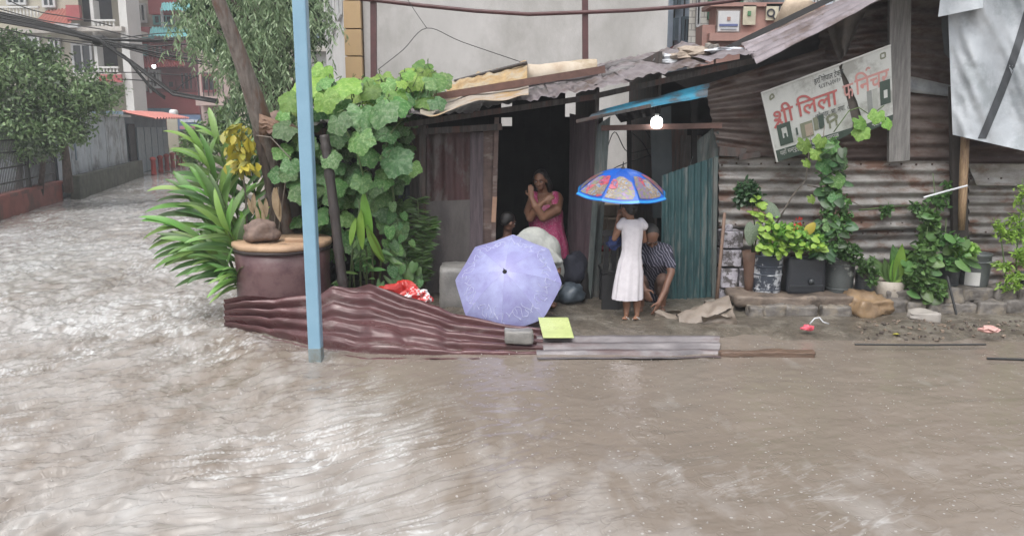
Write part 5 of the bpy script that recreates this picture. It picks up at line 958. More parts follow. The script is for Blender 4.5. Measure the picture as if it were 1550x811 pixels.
for u in (809, 840): Body().chain([g_(u, 310, 9.45), g_(u, 296, 9.58), g_(u, 306, 9.74)], [.05, .055, .05]).m.build('strap', m_pink, w, smooth=True)
# boy in black
y = thing('person', 'short haired boy in black crouching in the doorway, turned away', 'person', (P(768, 440, 9.2).x, 9.2, .07)); g_ = lambda u, v, q=9.2: P(u, v, q)
B = Body(); B.head(g_(769, 336, 9.15), (.75, .55, -.35), (.1, 0, 1), .215); B.chain([g_(768, 346), g_(768, 362)], [.05, .055]); B.chain([g_(752, 372), g_(768, 366), g_(786, 372)], [.06, .08, .06]); B.chain([g_(768, 378), g_(766, 405), g_(764, 430)], [.13, .12, .13])
B.chain([g_(786, 374), g_(795, 398, 9.1), g_(806, 384, 8.98)], [.05, .042, .028]); B.hand(g_(806, 384, 8.98), (.7, -.3, .2), (0, -.3, 1), .15); B.chain([g_(752, 374), g_(746, 400), g_(760, 412, 9.0)], [.05, .042, .03]); B.hand(g_(760, 412, 9.0), (.8, -.4, -.1), (0, -.3, 1), .15, -1)
for u, q in ((755, -1), (778, 1)): B.chain([g_(u, 430), g_(u + q * 8, 418, 8.9), g_(u + q * 4, 455, 9.0)], [.08, .06, .04]); B.cap(g_(u + q * 4, 458, 9.0), g_(u + q * 4, 459, 8.84), .035, .028)
B.build('body', m_skin2, y); face(B, y); A, M3, k = B.hd; hb = Body(); hb.ell(A(0, -.022, .035), (.083 * k, .093 * k, .085 * k), M3); hb.ell(A(0, -.055, -.005), (.068 * k, .055 * k, .062 * k), M3); hb.build('hair', m_hair, y, .009)
m_blackc = mat('black_cloth', (.016, .016, .022), (.012, .012, .016), rough=.85, scale=8, bump=.3)
c = Body(); c.chain([g_(752, 373), g_(768, 369), g_(786, 373)], [.072, .092, .072]); c.chain([g_(768, 380), g_(766, 405), g_(764, 432)], [.15, .135, .15]); c.chain([g_(787, 375), g_(793, 392, 9.12)], [.062, .055]); c.chain([g_(751, 375), g_(746, 396)], [.062, .055]); c.build('shirt', m_blackc, y, .012)
c = Body()
for u, q in ((755, -1), (778, 1)): c.chain([g_(u, 430), g_(u + q * 8, 418, 8.9), g_(u + q * 5, 448, 8.98)], [.095, .075, .055])
c.build('trousers', m_blackc, y, .012)
# bent person in the pale grey shirt
y = thing('person', 'person in pale grey shirt bent low behind the lavender umbrella, only the rounded back showing', 'person', (P(820, 450, 8.75).x, 8.75, .07)); g_ = lambda u, v, q=8.75: P(u, v, q)
B = Body(); B.head(g_(786, 396, 8.55), (-.5, -.6, -.75), (-.4, -.4, .8), .21); B.chain([g_(792, 388, 8.6), g_(800, 378, 8.68)], [.05, .06]); B.chain([g_(800, 374), g_(818, 366), g_(830, 395), g_(834, 425)], [.09, .10, .11, .11])
B.chain([g_(790, 380, 8.5), g_(776, 405, 8.35), g_(770, 430, 8.2)], [.055, .045, .03]); B.hand(g_(770, 430, 8.2), (-.1, -.5, -.8), (-.3, -.9, .3), .16); B.chain([g_(822, 370, 8.85), g_(846, 392, 8.8), g_(845, 412, 8.6)], [.055, .042, .03]); B.hand(g_(845, 412, 8.6), (-.2, -.7, -.6), (.5, -.5, .6), .16, -1)
for u, q in ((824, -1), (842, 1)): B.chain([g_(u, 425), g_(u - 8, 418, 8.42), g_(u - 4, 458, 8.55)], [.09, .065, .04]); B.cap(g_(u - 4, 462, 8.55), g_(u - 5, 463, 8.4), .036, .028)
B.build('body', m_skin2, y); face(B, y); A, M3, k = B.hd; hb = Body(); hb.ell(A(0, -.022, .035), (.084 * k, .093 * k, .086 * k), M3); hb.build('hair', m_hair, y, .009)
m_pale = mat('pale_grey_cloth', (.40, .41, .38), (.33, .34, .32), rough=.75, scale=6, bump=.6, bscale=14, bdist=.03)
c = Body(); c.ell(g_(808, 366), (.20, .17, .17)); c.ell(g_(824, 380), (.19, .18, .20)); c.chain([g_(824, 378), g_(832, 410), g_(834, 430)], [.18, .17, .15]); c.chain([g_(792, 380, 8.52), g_(782, 394, 8.42)], [.075, .065]); c.chain([g_(826, 372, 8.85), g_(842, 386, 8.81)], [.075, .06])
for k in range(7): a = g_(784 + 5 * k, 352 + 1.3 * (k - 3) ** 2 * .5, 8.62); c.cap(a, g_(800 + 8 * k, 396, 8.58), .020, .035)
c.build('shirt', m_pale, y, .012)
c = Body()
for u, q in ((824, -1), (842, 1)): c.chain([g_(u, 425), g_(u - 8, 418, 8.42), g_(u - 4, 452, 8.54)], [.105, .08, .055])
c.build('trousers', m_blackc, y, .012)
# crouching man
y = thing('person', 'grey haired man in dark striped shirt crouching by the teal door, hand reaching to canvas', 'person', (P(990, 472, 8.6).x, 8.6, .07)); g_ = lambda u, v, q=8.6: P(u, v, q)
B = Body(); B.head(g_(985, 357, 8.34), (.12, -.62, -.95), (.0, -.8, .6), .235); B.chain([g_(987, 360, 8.5), g_(988, 374, 8.6)], [.055, .062]); B.chain([g_(968, 382), g_(988, 376), g_(1007, 380)], [.065, .085, .065]); B.chain([g_(988, 392, 8.62), g_(986, 415, 8.75), g_(985, 440, 8.85)], [.15, .14, .15])
B.chain([g_(1009, 382, 8.55), g_(1016, 412, 8.42), g_(1006, 440, 8.32), g_(998, 456, 8.26)], [.056, .044, .034, .027]); B.hand(g_(998, 456, 8.26), (-.35, -.15, -.9), (.7, -.6, .1), .18, 1, .45)
B.chain([g_(967, 384, 8.55), g_(962, 412, 8.45), g_(975, 436, 8.32)], [.056, .044, .028]); B.hand(g_(975, 436, 8.32), (.3, -.2, -.8), (-.5, -.7, .1), .18, -1, .5)
for u, q in ((974, -1), (998, 1)): B.chain([g_(u, 444, 8.85), g_(u + q * 6, 424, 8.5), g_(u + q * 4, 462, 8.58)], [.09, .065, .04]); B.cap(g_(u + q * 4, 468, 8.58), g_(u + q * 5, 470, 8.40), .038, .03)
B.build('body', m_skin2, y); face(B, y); A, M3, k = B.hd; hb = Body(); hb.ell(A(0, -.03, .032), (.080 * k, .086 * k, .084 * k), M3); hb.ell(A(0, -.055, -.01), (.068 * k, .055 * k, .06 * k), M3); hb.build('hair', mat('grey_hair', (.05, .045, .042), (.03, .028, .027), rough=.6, scale=20, bump=.4), y, .009)
m_strp = mat('striped_shirt', (.016, .017, .035), (.012, .012, .025), rough=.7); nt = m_strp.node_tree; b = nt.nodes["Principled BSDF"]; tc = nt.nodes.new("ShaderNodeTexCoord"); wv = nt.nodes.new("ShaderNodeTexWave"); wv.inputs['Scale'].default_value = 11; wv.inputs['Distortion'].default_value = 7; wv.inputs['Detail'].default_value = 2
mpn = nt.nodes.new("ShaderNodeMapping"); mpn.inputs['Rotation'].default_value = (.3, .5, .3); rp = nt.nodes.new("ShaderNodeValToRGB"); rp.color_ramp.elements[0].position = .80; rp.color_ramp.elements[1].position = .97; rp.color_ramp.elements[0].color = (.016, .017, .035, 1); rp.color_ramp.elements[1].color = (.24, .23, .29, 1)
nt.links.new(tc.outputs['Object'], mpn.inputs[0]); nt.links.new(mpn.outputs[0], wv.inputs[0]); nt.links.new(wv.outputs[0], rp.inputs[0]); nt.links.new(rp.outputs[0], b.inputs['Base Color'])
c = Body(); c.chain([g_(967, 383), g_(988, 378), g_(1006, 381)], [.085, .11, .095]); c.chain([g_(990, 392, 8.60), g_(986, 415, 8.75), g_(985, 442, 8.85)], [.17, .155, .165]); c.chain([g_(1009, 383, 8.55), g_(1015, 402, 8.46)], [.07, .062]); c.chain([g_(967, 385, 8.55), g_(963, 405, 8.47)], [.07, .062]); c.build('shirt', m_strp, y, .011)
c = Body()
for u, q in ((974, -1), (998, 1)): c.chain([g_(u, 444, 8.85), g_(u + q * 6, 424, 8.5), g_(u + q * 5, 440, 8.54)], [.105, .082, .072])
c.build('shorts', mat('brown_shorts', (.14, .08, .06), (.10, .06, .045), rough=.8, scale=6, bump=.3), y, .012)
# ------------------------------------------------------------------ vegetation
def lmat(name, a, b, rough=.38, tr=.25, **k): return mat(name, a, b, rough=rough, scale=5, island=True, transl=tr, ov=True, **k)
m_lf_dark = lmat('leaf_dark', (.028, .075, .030), (.06, .125, .05)); m_lf_mid = lmat('leaf_mid', (.07, .15, .045), (.11, .21, .06)); m_lf_lime = lmat('leaf_lime', (.17, .34, .05), (.25, .44, .08), tr=.35)
m_lf_grey = lmat('leaf_grey_green', (.13, .19, .12), (.21, .27, .17)); m_lf_yel = lmat('leaf_yellow', (.60, .50, .06), (.42, .40, .07)); m_stem = mat('green_stem', (.10, .15, .05), (.07, .11, .04), rough=.6); m_twig = mat('twig', (.22, .19, .16), (.13, .11, .09), rough=.7, scale=9)
m_pk1 = mat('pumpkin_leaf', (.10, .25, .055), (.07, .19, .045), rough=.5, scale=5, bump=.6, bscale=18, c3=(.20, .34, .12), s3=9, t3=(.5, .6), ov=True, transl=.25)
m_pk2 = mat('pumpkin_leaf_young', (.20, .37, .06), (.14, .29, .05), rough=.5, scale=5, bump=.6, bscale=18, c3=(.27, .43, .10), s3=9, t3=(.5, .6), ov=True, transl=.35)
m_pk3 = mat('pumpkin_leaf_old', (.08, .20, .055), (.05, .135, .04), rough=.5, scale=5, bump=.6, bscale=18, c3=(.16, .26, .12), s3=9, t3=(.48, .58), ov=True, transl=.2)
PK = [leafmesh('leaf', 'pumpkin', m) for m in (m_pk1, m_pk2, m_pk3)]
rv = random.Random(21)
vine = thing('pumpkin_vine', 'large pumpkin vine with broad lobed leaves climbing over the left end of the shack roof', 'vine', (P(540, 440, 8.7).x, 8.7, .05))
stem_paths = [[(560, 445, 8.8), (545, 380, 8.75), (555, 300, 8.6), (540, 230, 8.5), (520, 170, 8.6), (600, 140, 9.2), (660, 120, 9.8)], [(500, 445, 8.8), (470, 330, 8.7), (455, 230, 8.55), (450, 170, 8.7), (480, 130, 9.2), (560, 140, 9.6)], [(620, 445, 8.9), (600, 360, 8.8), (595, 290, 8.7), (585, 220, 8.55), (610, 175, 8.7), (650, 105, 9.4)]]
for sp_ in stem_paths:
    q = [P(*a) for a in sp_]; out = []
    for i in range(len(q) - 1):
        a = q[max(i - 1, 0)]; b = q[i]; c = q[i + 1]; d = q[min(i + 2, len(q) - 1)]
        for k in range(5): t = k / 5; out.append(.5 * ((2 * b) + (c - a) * t + (2 * a - 5 * b + 4 * c - d) * t * t + (3 * b - a - 3 * c + d) * t ** 3))
    MB().tube(out + [q[-1]], .011, 6).build('stem', m_stem, vine, smooth=True)
petioles = MB()
def pleaf(u, v, Y, px, kind, tilt=None, roll=None):
    p = P(u, v, Y); s = px / 1200 * Y * (.86 if px > 34 else 1); a = rv.uniform(-.9, .9) if roll is None else roll
    n = V((rv.uniform(-.35, .35), -.75 + rv.uniform(-.2, .2), .6 + rv.uniform(-.25, .3))) if tilt is None else V(tilt)
    d = V((math.sin(a), -.45, -math.cos(a) * .8)); q = basis(d, n); q0 = p - (q @ V((.42 * s, 0, 0))); put(PK[kind], 'leaf', vine, q0, q, s)
    petioles.tube([q0, q0 + V((rv.uniform(-.05, .05), .08, .03)), q0 + V((rv.uniform(-.12, .12), .22, -.14))], .005, 4, caps=False)
# big leaves that stand out in the photograph: u, v, depth, width px, kind, roll
for a in [(470, 125, 8.6, 62, 1, -1.2), (520, 128, 8.5, 64, 1, 1.3), (492, 150, 8.3, 50, 1, .3), (560, 135, 8.8, 44, 1, -.5), (548, 175, 8.2, 60, 2, .1), (578, 168, 8.15, 62, 2, -.3), (545, 212, 8.05, 52, 0, .1), (600, 243, 8.2, 60, 2, .9), (548, 275, 8.2, 40, 0, .1), (440, 250, 8.3, 36, 2, .1), (430, 195, 8.0, 44, 2, -.9), (500, 240, 8.3, 38, 2, .5), (512, 185, 8.1, 46, 2, .2), (455, 290, 8.5, 46, 2, .2), (440, 152, 8.3, 46, 1, -.6), (600, 158, 8.4, 50, 0, .6), (632, 140, 8.9, 46, 2, .2), (650, 115, 9.2, 42, 1, .5), (640, 102, 9.3, 36, 1, -.5), (668, 122, 9.2, 34, 0, .9), (620, 112, 9.2, 36, 1, -.9), (580, 120, 9.1, 36, 1, .2), (612, 150, 8.7, 40, 2, .3), (488, 108, 8.8, 40, 1, -.2), (505, 300, 8.6, 38, 0, .2), (478, 325, 8.6, 46, 0, -.2), (520, 330, 8.6, 36, 0, .6), (642, 225 - 70, 9.0, 34, 0, .2)]: pleaf(*a[:5], roll=a[5])
for k in range(70): u = rv.uniform(425, 665); top = np.interp(u, [420, 470, 530, 600, 650, 680], [150, 118, 128, 118, 96, 118]); pleaf(u, top + rv.uniform(0, 52), rv.uniform(8.5, 9.4), rv.uniform(18, 44), rv.choice([0, 1, 1, 0, 2]))
for k in range(80): u = rv.uniform(418, 625); pleaf(u, rv.uniform(178, 285), rv.uniform(8.5, 9.0), rv.uniform(18, 42), rv.choice([0, 2, 2, 0]))
for k in range(54): u = rv.uniform(425, 610); pleaf(u, rv.uniform(280, 400), rv.uniform(8.7, 9.1), rv.uniform(22, 38), rv.choice([0, 2, 0]))
petioles.build('leaf_stalks', m_stem, vine, kind='stuff')
for k in range(26):        # upright young shoots and curls between the top leaves
    u = rv.uniform(470, 660); v = rv.uniform(118, 150); MB().tube([P(u, v + 22, 8.9), P(u + rv.uniform(-6, 6), v + 8, 8.85), P(u + rv.uniform(-10, 10), v - rv.uniform(2, 14), 8.8)], [.007, .005, .003], 5).build('tendril', m_stem, vine)
# slender climber with small heart leaves, fern fronds, pods below the vine
hm = [leafmesh('leaf', 'heart', m) for m in (m_lf_mid, m_pk1, m_pk3)]
cl = thing('small_leaf_climber', 'small ivy like climber with heart shaped leaves on the dark planks beside the pumpkin vine', 'climber', (P(610, 440, 8.8).x, 8.8, .05))
MB().tube([P(622, 440, 8.8), P(612, 380, 8.75), P(600, 330, 8.7), P(590, 310, 8.7)], .006, 5).build('stem', m_stem, cl)
for k in range(46):
    t = rv.random(); u = 585 + 35 * t + rv.uniform(-22, 22); v = 300 + 130 * t + rv.uniform(-10, 10); put(hm[rv.randrange(3)], 'leaf', cl, P(u, v, 8.68 + rv.uniform(-.05, .08)), basis((rv.uniform(-.7, .7), -.3, -.8), (rv.uniform(-.3, .3), -.9, .4)), rv.uniform(.09, .17))
pp = thing('broad_blade_plant', 'upright green plant with long hanging blades in front of the dark shed', 'plant', (P(548, 440, 8.6).x, 8.6, .05)); stp = leafmesh('blade', 'lance', m_lf_lime); stp2 = leafmesh('blade', 'lance', m_lf_mid)
for k in range(6): u = 528 + 9 * k; MB().tube([P(u, 445, 8.65), P(u + rv.uniform(-6, 6), 385, 8.6), P(548 + rv.uniform(-8, 8), 300, 8.45)], [.014, .011, .006], 6).build('stem', m_stem, pp, smooth=True)
for (u, v, d, s_) in [(552, 290, (.05, -.1, -1), .5), (548, 318, (-.1, -.1, -1), .42), (556, 340, (.35, -.1, -1), .42), (560, 352, (.3, 0, -1), .35), (540, 330, (-.3, -.2, -.9), .3)]: put(stp, 'blade', pp, P(u, v, 8.35), basis(d, (-.4, -.9, .1)), s_)
for k in range(22): put(stp2, 'blade', pp, P(rv.uniform(520, 590), rv.uniform(350, 430), 8.55), basis((rv.uniform(-1, 1), -.4, rv.uniform(-.8, .3)), (0, -.6, .8)), rv.uniform(.14, .26))
fn_ = thing('fern_fronds', 'feathery green fronds hanging on the left door post of the shack', 'fern', (P(640, 440, 8.85).x, 8.85, .05))
for (a, b) in (((640, 435), (632, 300)), ((632, 440), (650, 330)), ((622, 440), (612, 350))):
    A_, B_ = P(a[0], a[1], 8.8), P(b[0], b[1], 8.8); MB().tube([A_, qlerp(A_, B_, .5), B_], .006, 5).build('stem', m_stem, fn_)
    n = 260; ts = rng.uniform(0.1, 1, n); sd_ = rng.choice([-1, 1], n); pos = np.array([list(qlerp(A_, B_, t)) for t in ts]) + rng.normal(size=(n, 3)) * .012; dr = np.stack([sd_, rng.uniform(-.5, 0, n), rng.uniform(-.1, .6, n)], 1); leaves('frond', pos, dr, .12, .022, m_lf_mid, fn_)
# leafy ginger clump at the corner
gp = thing('ginger_plant', 'tall clump of long arching green blades overhanging the water at the street corner', 'plant', (P(372, 440, 8.9).x, 8.9, 0))
LB = [leafmesh('blade', 'strap', m) for m in (lmat('blade_green', (.11, .22, .05), (.15, .30, .06)), lmat('blade_light', (.14, .27, .07), (.20, .34, .10)), m_lf_mid)]
stalks = [((372, 445), (352, 320), (300, 222), 8.9, 0), ((378, 445), (362, 300), (325, 208), 9.0, 0), ((384, 440), (378, 290), (352, 225), 9.1, 0), ((366, 448), (335, 340), (282, 290), 8.7, 1), ((368, 448), (330, 370), (272, 345), 8.55, 1), ((372, 448), (340, 390), (300, 372), 8.4, 1), ((380, 448), (365, 380), (345, 350), 8.4, 1), ((376, 440), (350, 310), (312, 250), 8.8, 0), ((390, 440), (392, 300), (378, 240), 9.2, 0), ((372, 448), (352, 350), (318, 300), 8.6, 0), ((366, 448), (350, 410), (330, 395), 8.35, 2), ((372, 450), (362, 425), (356, 410), 8.3, 2)]
for (a, b, c, Y, k) in stalks:
    A_, B_, C_ = P(*a, Y + .1), P(*b, Y), P(*c, Y - .15); pts = [A_ * (1 - t) ** 2 + B_ * 2 * t * (1 - t) + C_ * t * t for t in np.linspace(0, 1, 9)]; MB().tube(pts, [.022 - .002 * i for i in range(9)], 6).build('stalk', m_stem, gp, smooth=True)
    m_ = 13
    for j in range(m_):
        t = .28 + .72 * j / (m_ - 1); p = A_ * (1 - t) ** 2 + B_ * 2 * t * (1 - t) + C_ * t * t; tg = ((B_ - A_) * (1 - t) + (C_ - B_) * t).normalized(); sd_ = 1 if j % 2 else -1
        sv = V((.75 * sd_, -.25, 0)) if k == 0 else V((.2 * sd_, -.35, .45 * sd_))
        d = (tg * (.75 if j < m_ - 2 else 1.3) + sv * rv.uniform(.5, .8) + V((-.15, 0, .12 if k == 0 else -.05))).normalized(); n = V((rv.uniform(-.3, .3) - d.x * .3, -.55, .75))
        s_ = rv.uniform(.42, .66) * (.75 + .35 * math.sin(math.pi * t)) * (.72 if k == 2 else 1); put(LB[rv.choice([0, 0, 1, 2])], 'blade', gp, p, basis(d, n), (s_, s_ * rv.uniform(.75, 1.05), s_))
# yellow croton, leaning trunk with torn bark, dry leaves
cr = thing('croton', 'yellow leaved croton in front of the leaning trunk', 'shrub', (P(368, 440, 8.6).x, 8.6, 0)); MB().tube([P(378, 430, 8.7), P(372, 300, 8.6), P(362, 210, 8.5)], [.014, .012, .008], 6).build('stem', m_twig, cr)
n = 110; pos = np.array([list(P(362 + rng.normal() * 9 + (v - 215) * .1, v, 8.45 + rng.normal() * .07)) for v in rng.uniform(186, 255, n)]); leaves('foliage', pos, np.stack([rng.normal(size=n) * .6, -np.abs(rng.normal(size=n)) * .4, -rng.uniform(.2, 1, n)], 1), .125, .065, m_lf_yel, cr)
tr = thing('leaning_trunk', 'bare grey brown tree trunk leaning left behind the round planter, its bark torn open', 'tree', (P(435, 440, 8.95).x, 8.95, 0))
pts = [P(442, 470, 8.95), P(436, 400, 8.95), P(428, 330, 8.9), P(414, 260, 8.8), P(402, 205, 8.7), P(390, 165, 8.6), (P(372, 110, 8.5)), P(352, 55, 8.4), P(332, 5, 8.3), P(312, -60, 8.2)]; MB().tube(pts, [.15, .125, .105, .10, .115, .105, .085, .075, .068, .06], 14).build('trunk', m_barkg, tr, smooth=True)
pts = [P(424, 440, 8.8), P(418, 340, 8.75), P(406, 270, 8.7), P(392, 210, 8.65), P(386, 170, 8.6)]; MB().tube(pts, [.07, .055, .05, .055, .05], 10).build('limb', m_bark, tr, smooth=True)
pts = [P(452, 440, 9.0), P(448, 330, 9.0), P(436, 250, 8.9), P(412, 190, 8.75)]; MB().tube(pts, [.10, .09, .07, .06], 10).build('limb', mat('dark_bark', (.05, .042, .038), (.03, .026, .024), rough=.8, bump=.5), tr, smooth=True)
mb = MB(); mb.grid(lambda s, t: P(392 + 60 * s, 172 + 22 * s + (34 - 30 * s + 6 * nz(s * 7, t)) * t, 8.5 - .05 * math.sin(t * 3) * (1 - s)) + V((0, .02 * nz(s * 9, t * 9, 3), 0)), 20, 10); mb.build('torn_bark', mat('torn_bark', (.20, .12, .08), (.11, .065, .045), rough=.75, scale=7, bump=.6), tr)
mb = MB(); mb.tube([P(388, 205, 8.4), P(396, 206, 8.35), P(410, 208, 8.3), P(440, 240, 8.3)], .006, 5); mb.build('twig', m_twig, tr)
rs = thing('rust_canopy', 'rusty tin flap reaching left from the eave beside the leaning trunk', 'metal sheet', P(430, 200, 8.6)); sheet('sheet', P(384, 168, 9.2), P(460, 172, 9.2), P(462, 200, 8.4), P(404, 200, 8.4), 4, .014, mat('rust_flap', (.20, .13, .10), (.13, .08, .065), rough=.6, scale=5, bump=.3), rs, across='s')
dl = leafmesh('leaf', 'lance', mat('dry_leaf', (.40, .30, .19), (.28, .20, .12), rough=.7, transl=.2)); dt = thing('dry_plant', 'withered tan leaves hanging on thin stems above the planter lid', 'plant', (P(408, 368, 8.6).x, 8.6, .85))
for k in range(4): MB().tube([P(402 + 6 * k, 368, 8.62), P(400 + 8 * k, 330, 8.6), P(402 + 10 * k, 300 - 8 * k, 8.5)], .006, 5).build('stem', m_twig, dt)
for (u, v, s_) in [(416, 284, .36), (420, 284, .30), (392, 300, .2), (384, 292, .2), (398, 315, .2), (376, 300, .18), (388, 312, .18), (402, 300, .2)]: put(dl, 'leaf', dt, P(u, v, 8.42), basis((rv.uniform(-.2, .3), -.2, -1), (rv.uniform(-.5, .5), -.9, .1)), s_)
for (u, v) in [(398, 350), (412, 352), (385, 335), (372, 352)]: put(stp, 'leaf', dt, P(u, v, 8.5), basis((rv.uniform(-1, 1), -.3, .8), (0, -.8, .4)), .24)

def clump_pts(ells, n, Y=None):        # ells: (u, v, Y, ru px, rv px, depth m) -> points gathered in small clusters on shells
    out = []; w = np.array([e[3] * e[4] for e in ells], float); w /= w.sum()
    for k, e in enumerate(ells):
        c = np.array(P(*e[:3])); sc = e[2] / 1200 * 1.02; r_ = np.array([e[3] * sc, e[5], e[4] * sc]); m_ = max(3, int(n * w[k] / 28))
        d = rng.normal(size=(m_, 3)); d /= np.linalg.norm(d, axis=1)[:, None]; cc = c + d * r_ * rng.uniform(.45, 1.02, (m_, 1)); cs = np.repeat(cc, 28, 0) + rng.normal(size=(m_ * 28, 3)) * r_.mean() * .17; out.append(cs)
    return np.concatenate(out)
def tree(name, label, cat, ells, n, L, W, m, trunks, group=None, droop=.3, m2=None):
    b = P(*trunks[0][0]); t = thing(name, label, cat, (b.x, b.y, 0), group)
    for tp_, r0 in [(tr_[:-1], tr_[-1]) for tr_ in trunks]: q = [P(*a) for a in tp_]; MB().tube(q, [r0 * (1 - .75 * i / (len(q) - 1)) for i in range(len(q))], 8).build('trunk', m_bark, t, smooth=True)
    p = clump_pts(ells, n); d = rng.normal(size=p.shape) + np.array([0, -.3, -droop]); leaves('crown', p, d, L, W, m, t)
    if m2: p = clump_pts(ells, n // 4); leaves('crown', p, rng.normal(size=p.shape), L, W, m2, t)
    return t
tree('street_tree', 'bushy dark green tree behind the iron railing at the left edge', 'tree', [(40, 130, 20, 60, 40, 1.0), (110, 140, 20.4, 62, 38, 1.0), (20, 190, 20, 70, 40, 1.0), (90, 185, 20, 44, 30, .9), (-50, 150, 20.3, 60, 60, 1.), (140, 148, 20.6, 28, 20, .6), (60, 90, 20.8, 34, 28, .6), (15, 75, 20.5, 34, 28, .6), (-60, 80, 20, 60, 60, 1.), (40, 222, 20, 50, 18, .7), (118, 205, 20, 12, 10, .4)], 21000, .12, .05, lmat('leaf_street_tree', (.09, .17, .07), (.18, .28, .13)), [[(104, 290, 20.8), (100, 240, 20.6), (95, 190, 20.4), (90, 130, 20.4), .13], [(28, 310, 20.8), (30, 250, 20.6), (30, 180, 20.4), .11], [(60, 300, 20.8), (66, 240, 20.5), (70, 170, 20.4), .09]], m2=m_lf_grey)
tree('street_shrub', 'dark green shrub in front of the cream gate wall, past the ginger clump', 'shrub', [(312, 212, 24, 26, 24, .5), (300, 232, 23.6, 26, 20, .5), (338, 205, 23, 30, 34, .5), (370, 215, 22, 34, 34, .5), (335, 175, 23, 20, 16, .4)], 6500, .12, .05, m_lf_mid, [[(315, 262, 24), (315, 235, 24), (314, 210, 24), .05]])
# weeping tree
wt = thing('weeping_tree', 'tall grey green weeping tree with hanging strands behind the leaning trunk', 'tree', (P(415, 280, 13.4).x, 13.4, 0))
MB().tube([P(415, 330, 13.6), P(412, 240, 13.5), P(405, 150, 13.4), P(395, 60, 13.4), P(385, -60, 13.4)], [.16, .14, .12, .09, .06], 10).build('trunk', m_bark, wt, smooth=True)
for (a, b, c) in [((406, 150), (360, 80), (300, 20)), ((400, 100), (440, 40), (480, 30)), ((398, 60), (350, 0), (290, -40)), ((395, 40), (440, -20), (490, -60)), ((408, 170), (450, 120), (488, 95))]: MB().tube([P(*a, 13.4), P(*b, 13.2), P(*c, 13.0)], [.06, .04, .015], 6).build('limb', m_bark, wt, smooth=True)
LP_, LD_ = [], []
for k in range(820):
    z_ = rng.random()
    if z_ < .62: u = rng.normal(398, 34); v0 = rng.uniform(-120, 150); ln = rng.uniform(30, 80)
    elif z_ < .84: u = rng.uniform(268, 350); v0 = rng.uniform(-120, 95 - (350 - u) * .3); ln = rng.uniform(20, 62)
    else: u = rng.uniform(440, 500); v0 = rng.uniform(-120, 70 - (u - 440) * .5); ln = rng.uniform(15, 45)
    if u < 262 or u > 503: continue
    Y = rng.uniform(12.3, 14.3); p = np.array(P(u, v0, Y)); ln = ln * Y / 1200; bx_ = rng.normal() * .18; m_ = int(ln / .022); tt = np.linspace(0, 1, m_)[:, None]; side = rng.choice([-1, 1], m_)
    q = p + np.concatenate([bx_ * np.sin(tt * 1.5), rng.normal() * .1 * tt, .12 * np.sin(tt * 2.2) - tt * ln], 1); LP_.append(q); LD_.append(np.stack([side * rng.uniform(.2, .8, m_), rng.normal(size=m_) * .4, -rng.uniform(.6, 1.2, m_)], 1))
leaves('hanging_leaves', np.concatenate(LP_), np.concatenate(LD_), .095, .022, lmat('leaf_weeping', (.12, .195, .10), (.20, .275, .155)), wt)
p = clump_pts([(395, 60, 14, 54, 74, .5), (400, 150, 14, 50, 44, .5), (370, -40, 14, 100, 50, .6), (325, 30, 14, 44, 50, .4), (460, 30, 14, 34, 50, .4)], 16000); leaves('inner_leaves', p, rng.normal(size=p.shape) + np.array([0, 0, -1.5]), .11, .03, lmat('leaf_inner', (.06, .115, .055), (.11, .17, .08)), wt)

# ------------------------------------------------------------------ buckets and pots
YP = 8.58; zs_ = P(1150, 447, 8.5).z
def pot(name, label, cat, u0, u1, v1, Y, prof, m, v0, bands=(), wob=0., parts=()):
    a, b = P(u0, v0, Y), P(u1, v1, Y); r = (P(u1, v0, Y).x - P(u0, v0, Y).x) / 2; h = P(u0, v1, Y).z - P(u0, v0, Y).z; cx = (P(u0, v0, Y).x + P(u1, v0, Y).x) / 2; z0 = P(u0, v0, Y).z
    t = thing(name, label, cat, (cx, Y + r, z0)); mb = MB(); n = 32
    pr = [(r * q, z0 + h * w) for q, w in prof]; mb.lathe([(r * prof[0][0] * .9, z0)] + pr + [(pr[-1][0] * .9, pr[-1][1]), (pr[-1][0] * .88, pr[-1][1] - h * .12), (.001, pr[-1][1] - h * .13)], n, (cx, Y + r, 0), wob=wob, seed=u0); mb.build('body', m, t, smooth=True)
    for w in bands: q = np.interp(w, [p_[1] for p_ in prof], [p_[0] for p_ in prof]); MB().lathe([(r * q * .99, -.008), (r * q * 1.045, -.004), (r * q * 1.045, .004), (r * q * .99, .008)], n, (cx, Y + r, z0 + h * w)).build('band', m, t, smooth=True)
    MB().lathe([(pr[-1][0] * .87, 0), (.001, .015)], n, (cx, Y + r, pr[-1][1] - h * .11), caps=False).build('soil', mat('soil', (.05, .035, .025), (.03, .02, .015), rough=.9, bump=.6), t)
    return t, V((cx, Y + r, z0 + h * .9))
BK = [(.86, 0), (.90, .05), (.97, .5), (1.0, .93), (1.04, .95), (1.04, 1.0)]
m_buck = mat('bucket_dark', (.05, .055, .06), (.035, .04, .045), rough=.35, scale=4); m_buckp = mat('bucket_paint_streaks', (.055, .065, .085), (.04, .05, .07), rough=.4, scale=4, c3=(.50, .52, .55), s3=6, t3=(.52, .57), stretch=(1, 1, .9)); m_buckg = mat('bucket_grey', (.10, .11, .11), (.07, .08, .08), rough=.4, scale=4, c3=(.34, .36, .34), s3=4, t3=(.58, .66)); m_bag = mat('grow_bag', (.42, .38, .33), (.30, .26, .22), rough=.7, scale=6, bump=.3, c3=(.15, .11, .08), s3=5, t3=(.56, .62))
pot('terracotta_cone', 'narrow rusty brown cone pot at the left end of the slab beside the whitewashed blocks', 'pot', 1124, 1150, 382, 8.62, [(.45, 0), (.6, .3), (.85, .75), (1, 1)], mat('terracotta_dark', (.17, .095, .065), (.10, .06, .045), rough=.7, scale=6, bump=.4), 447)
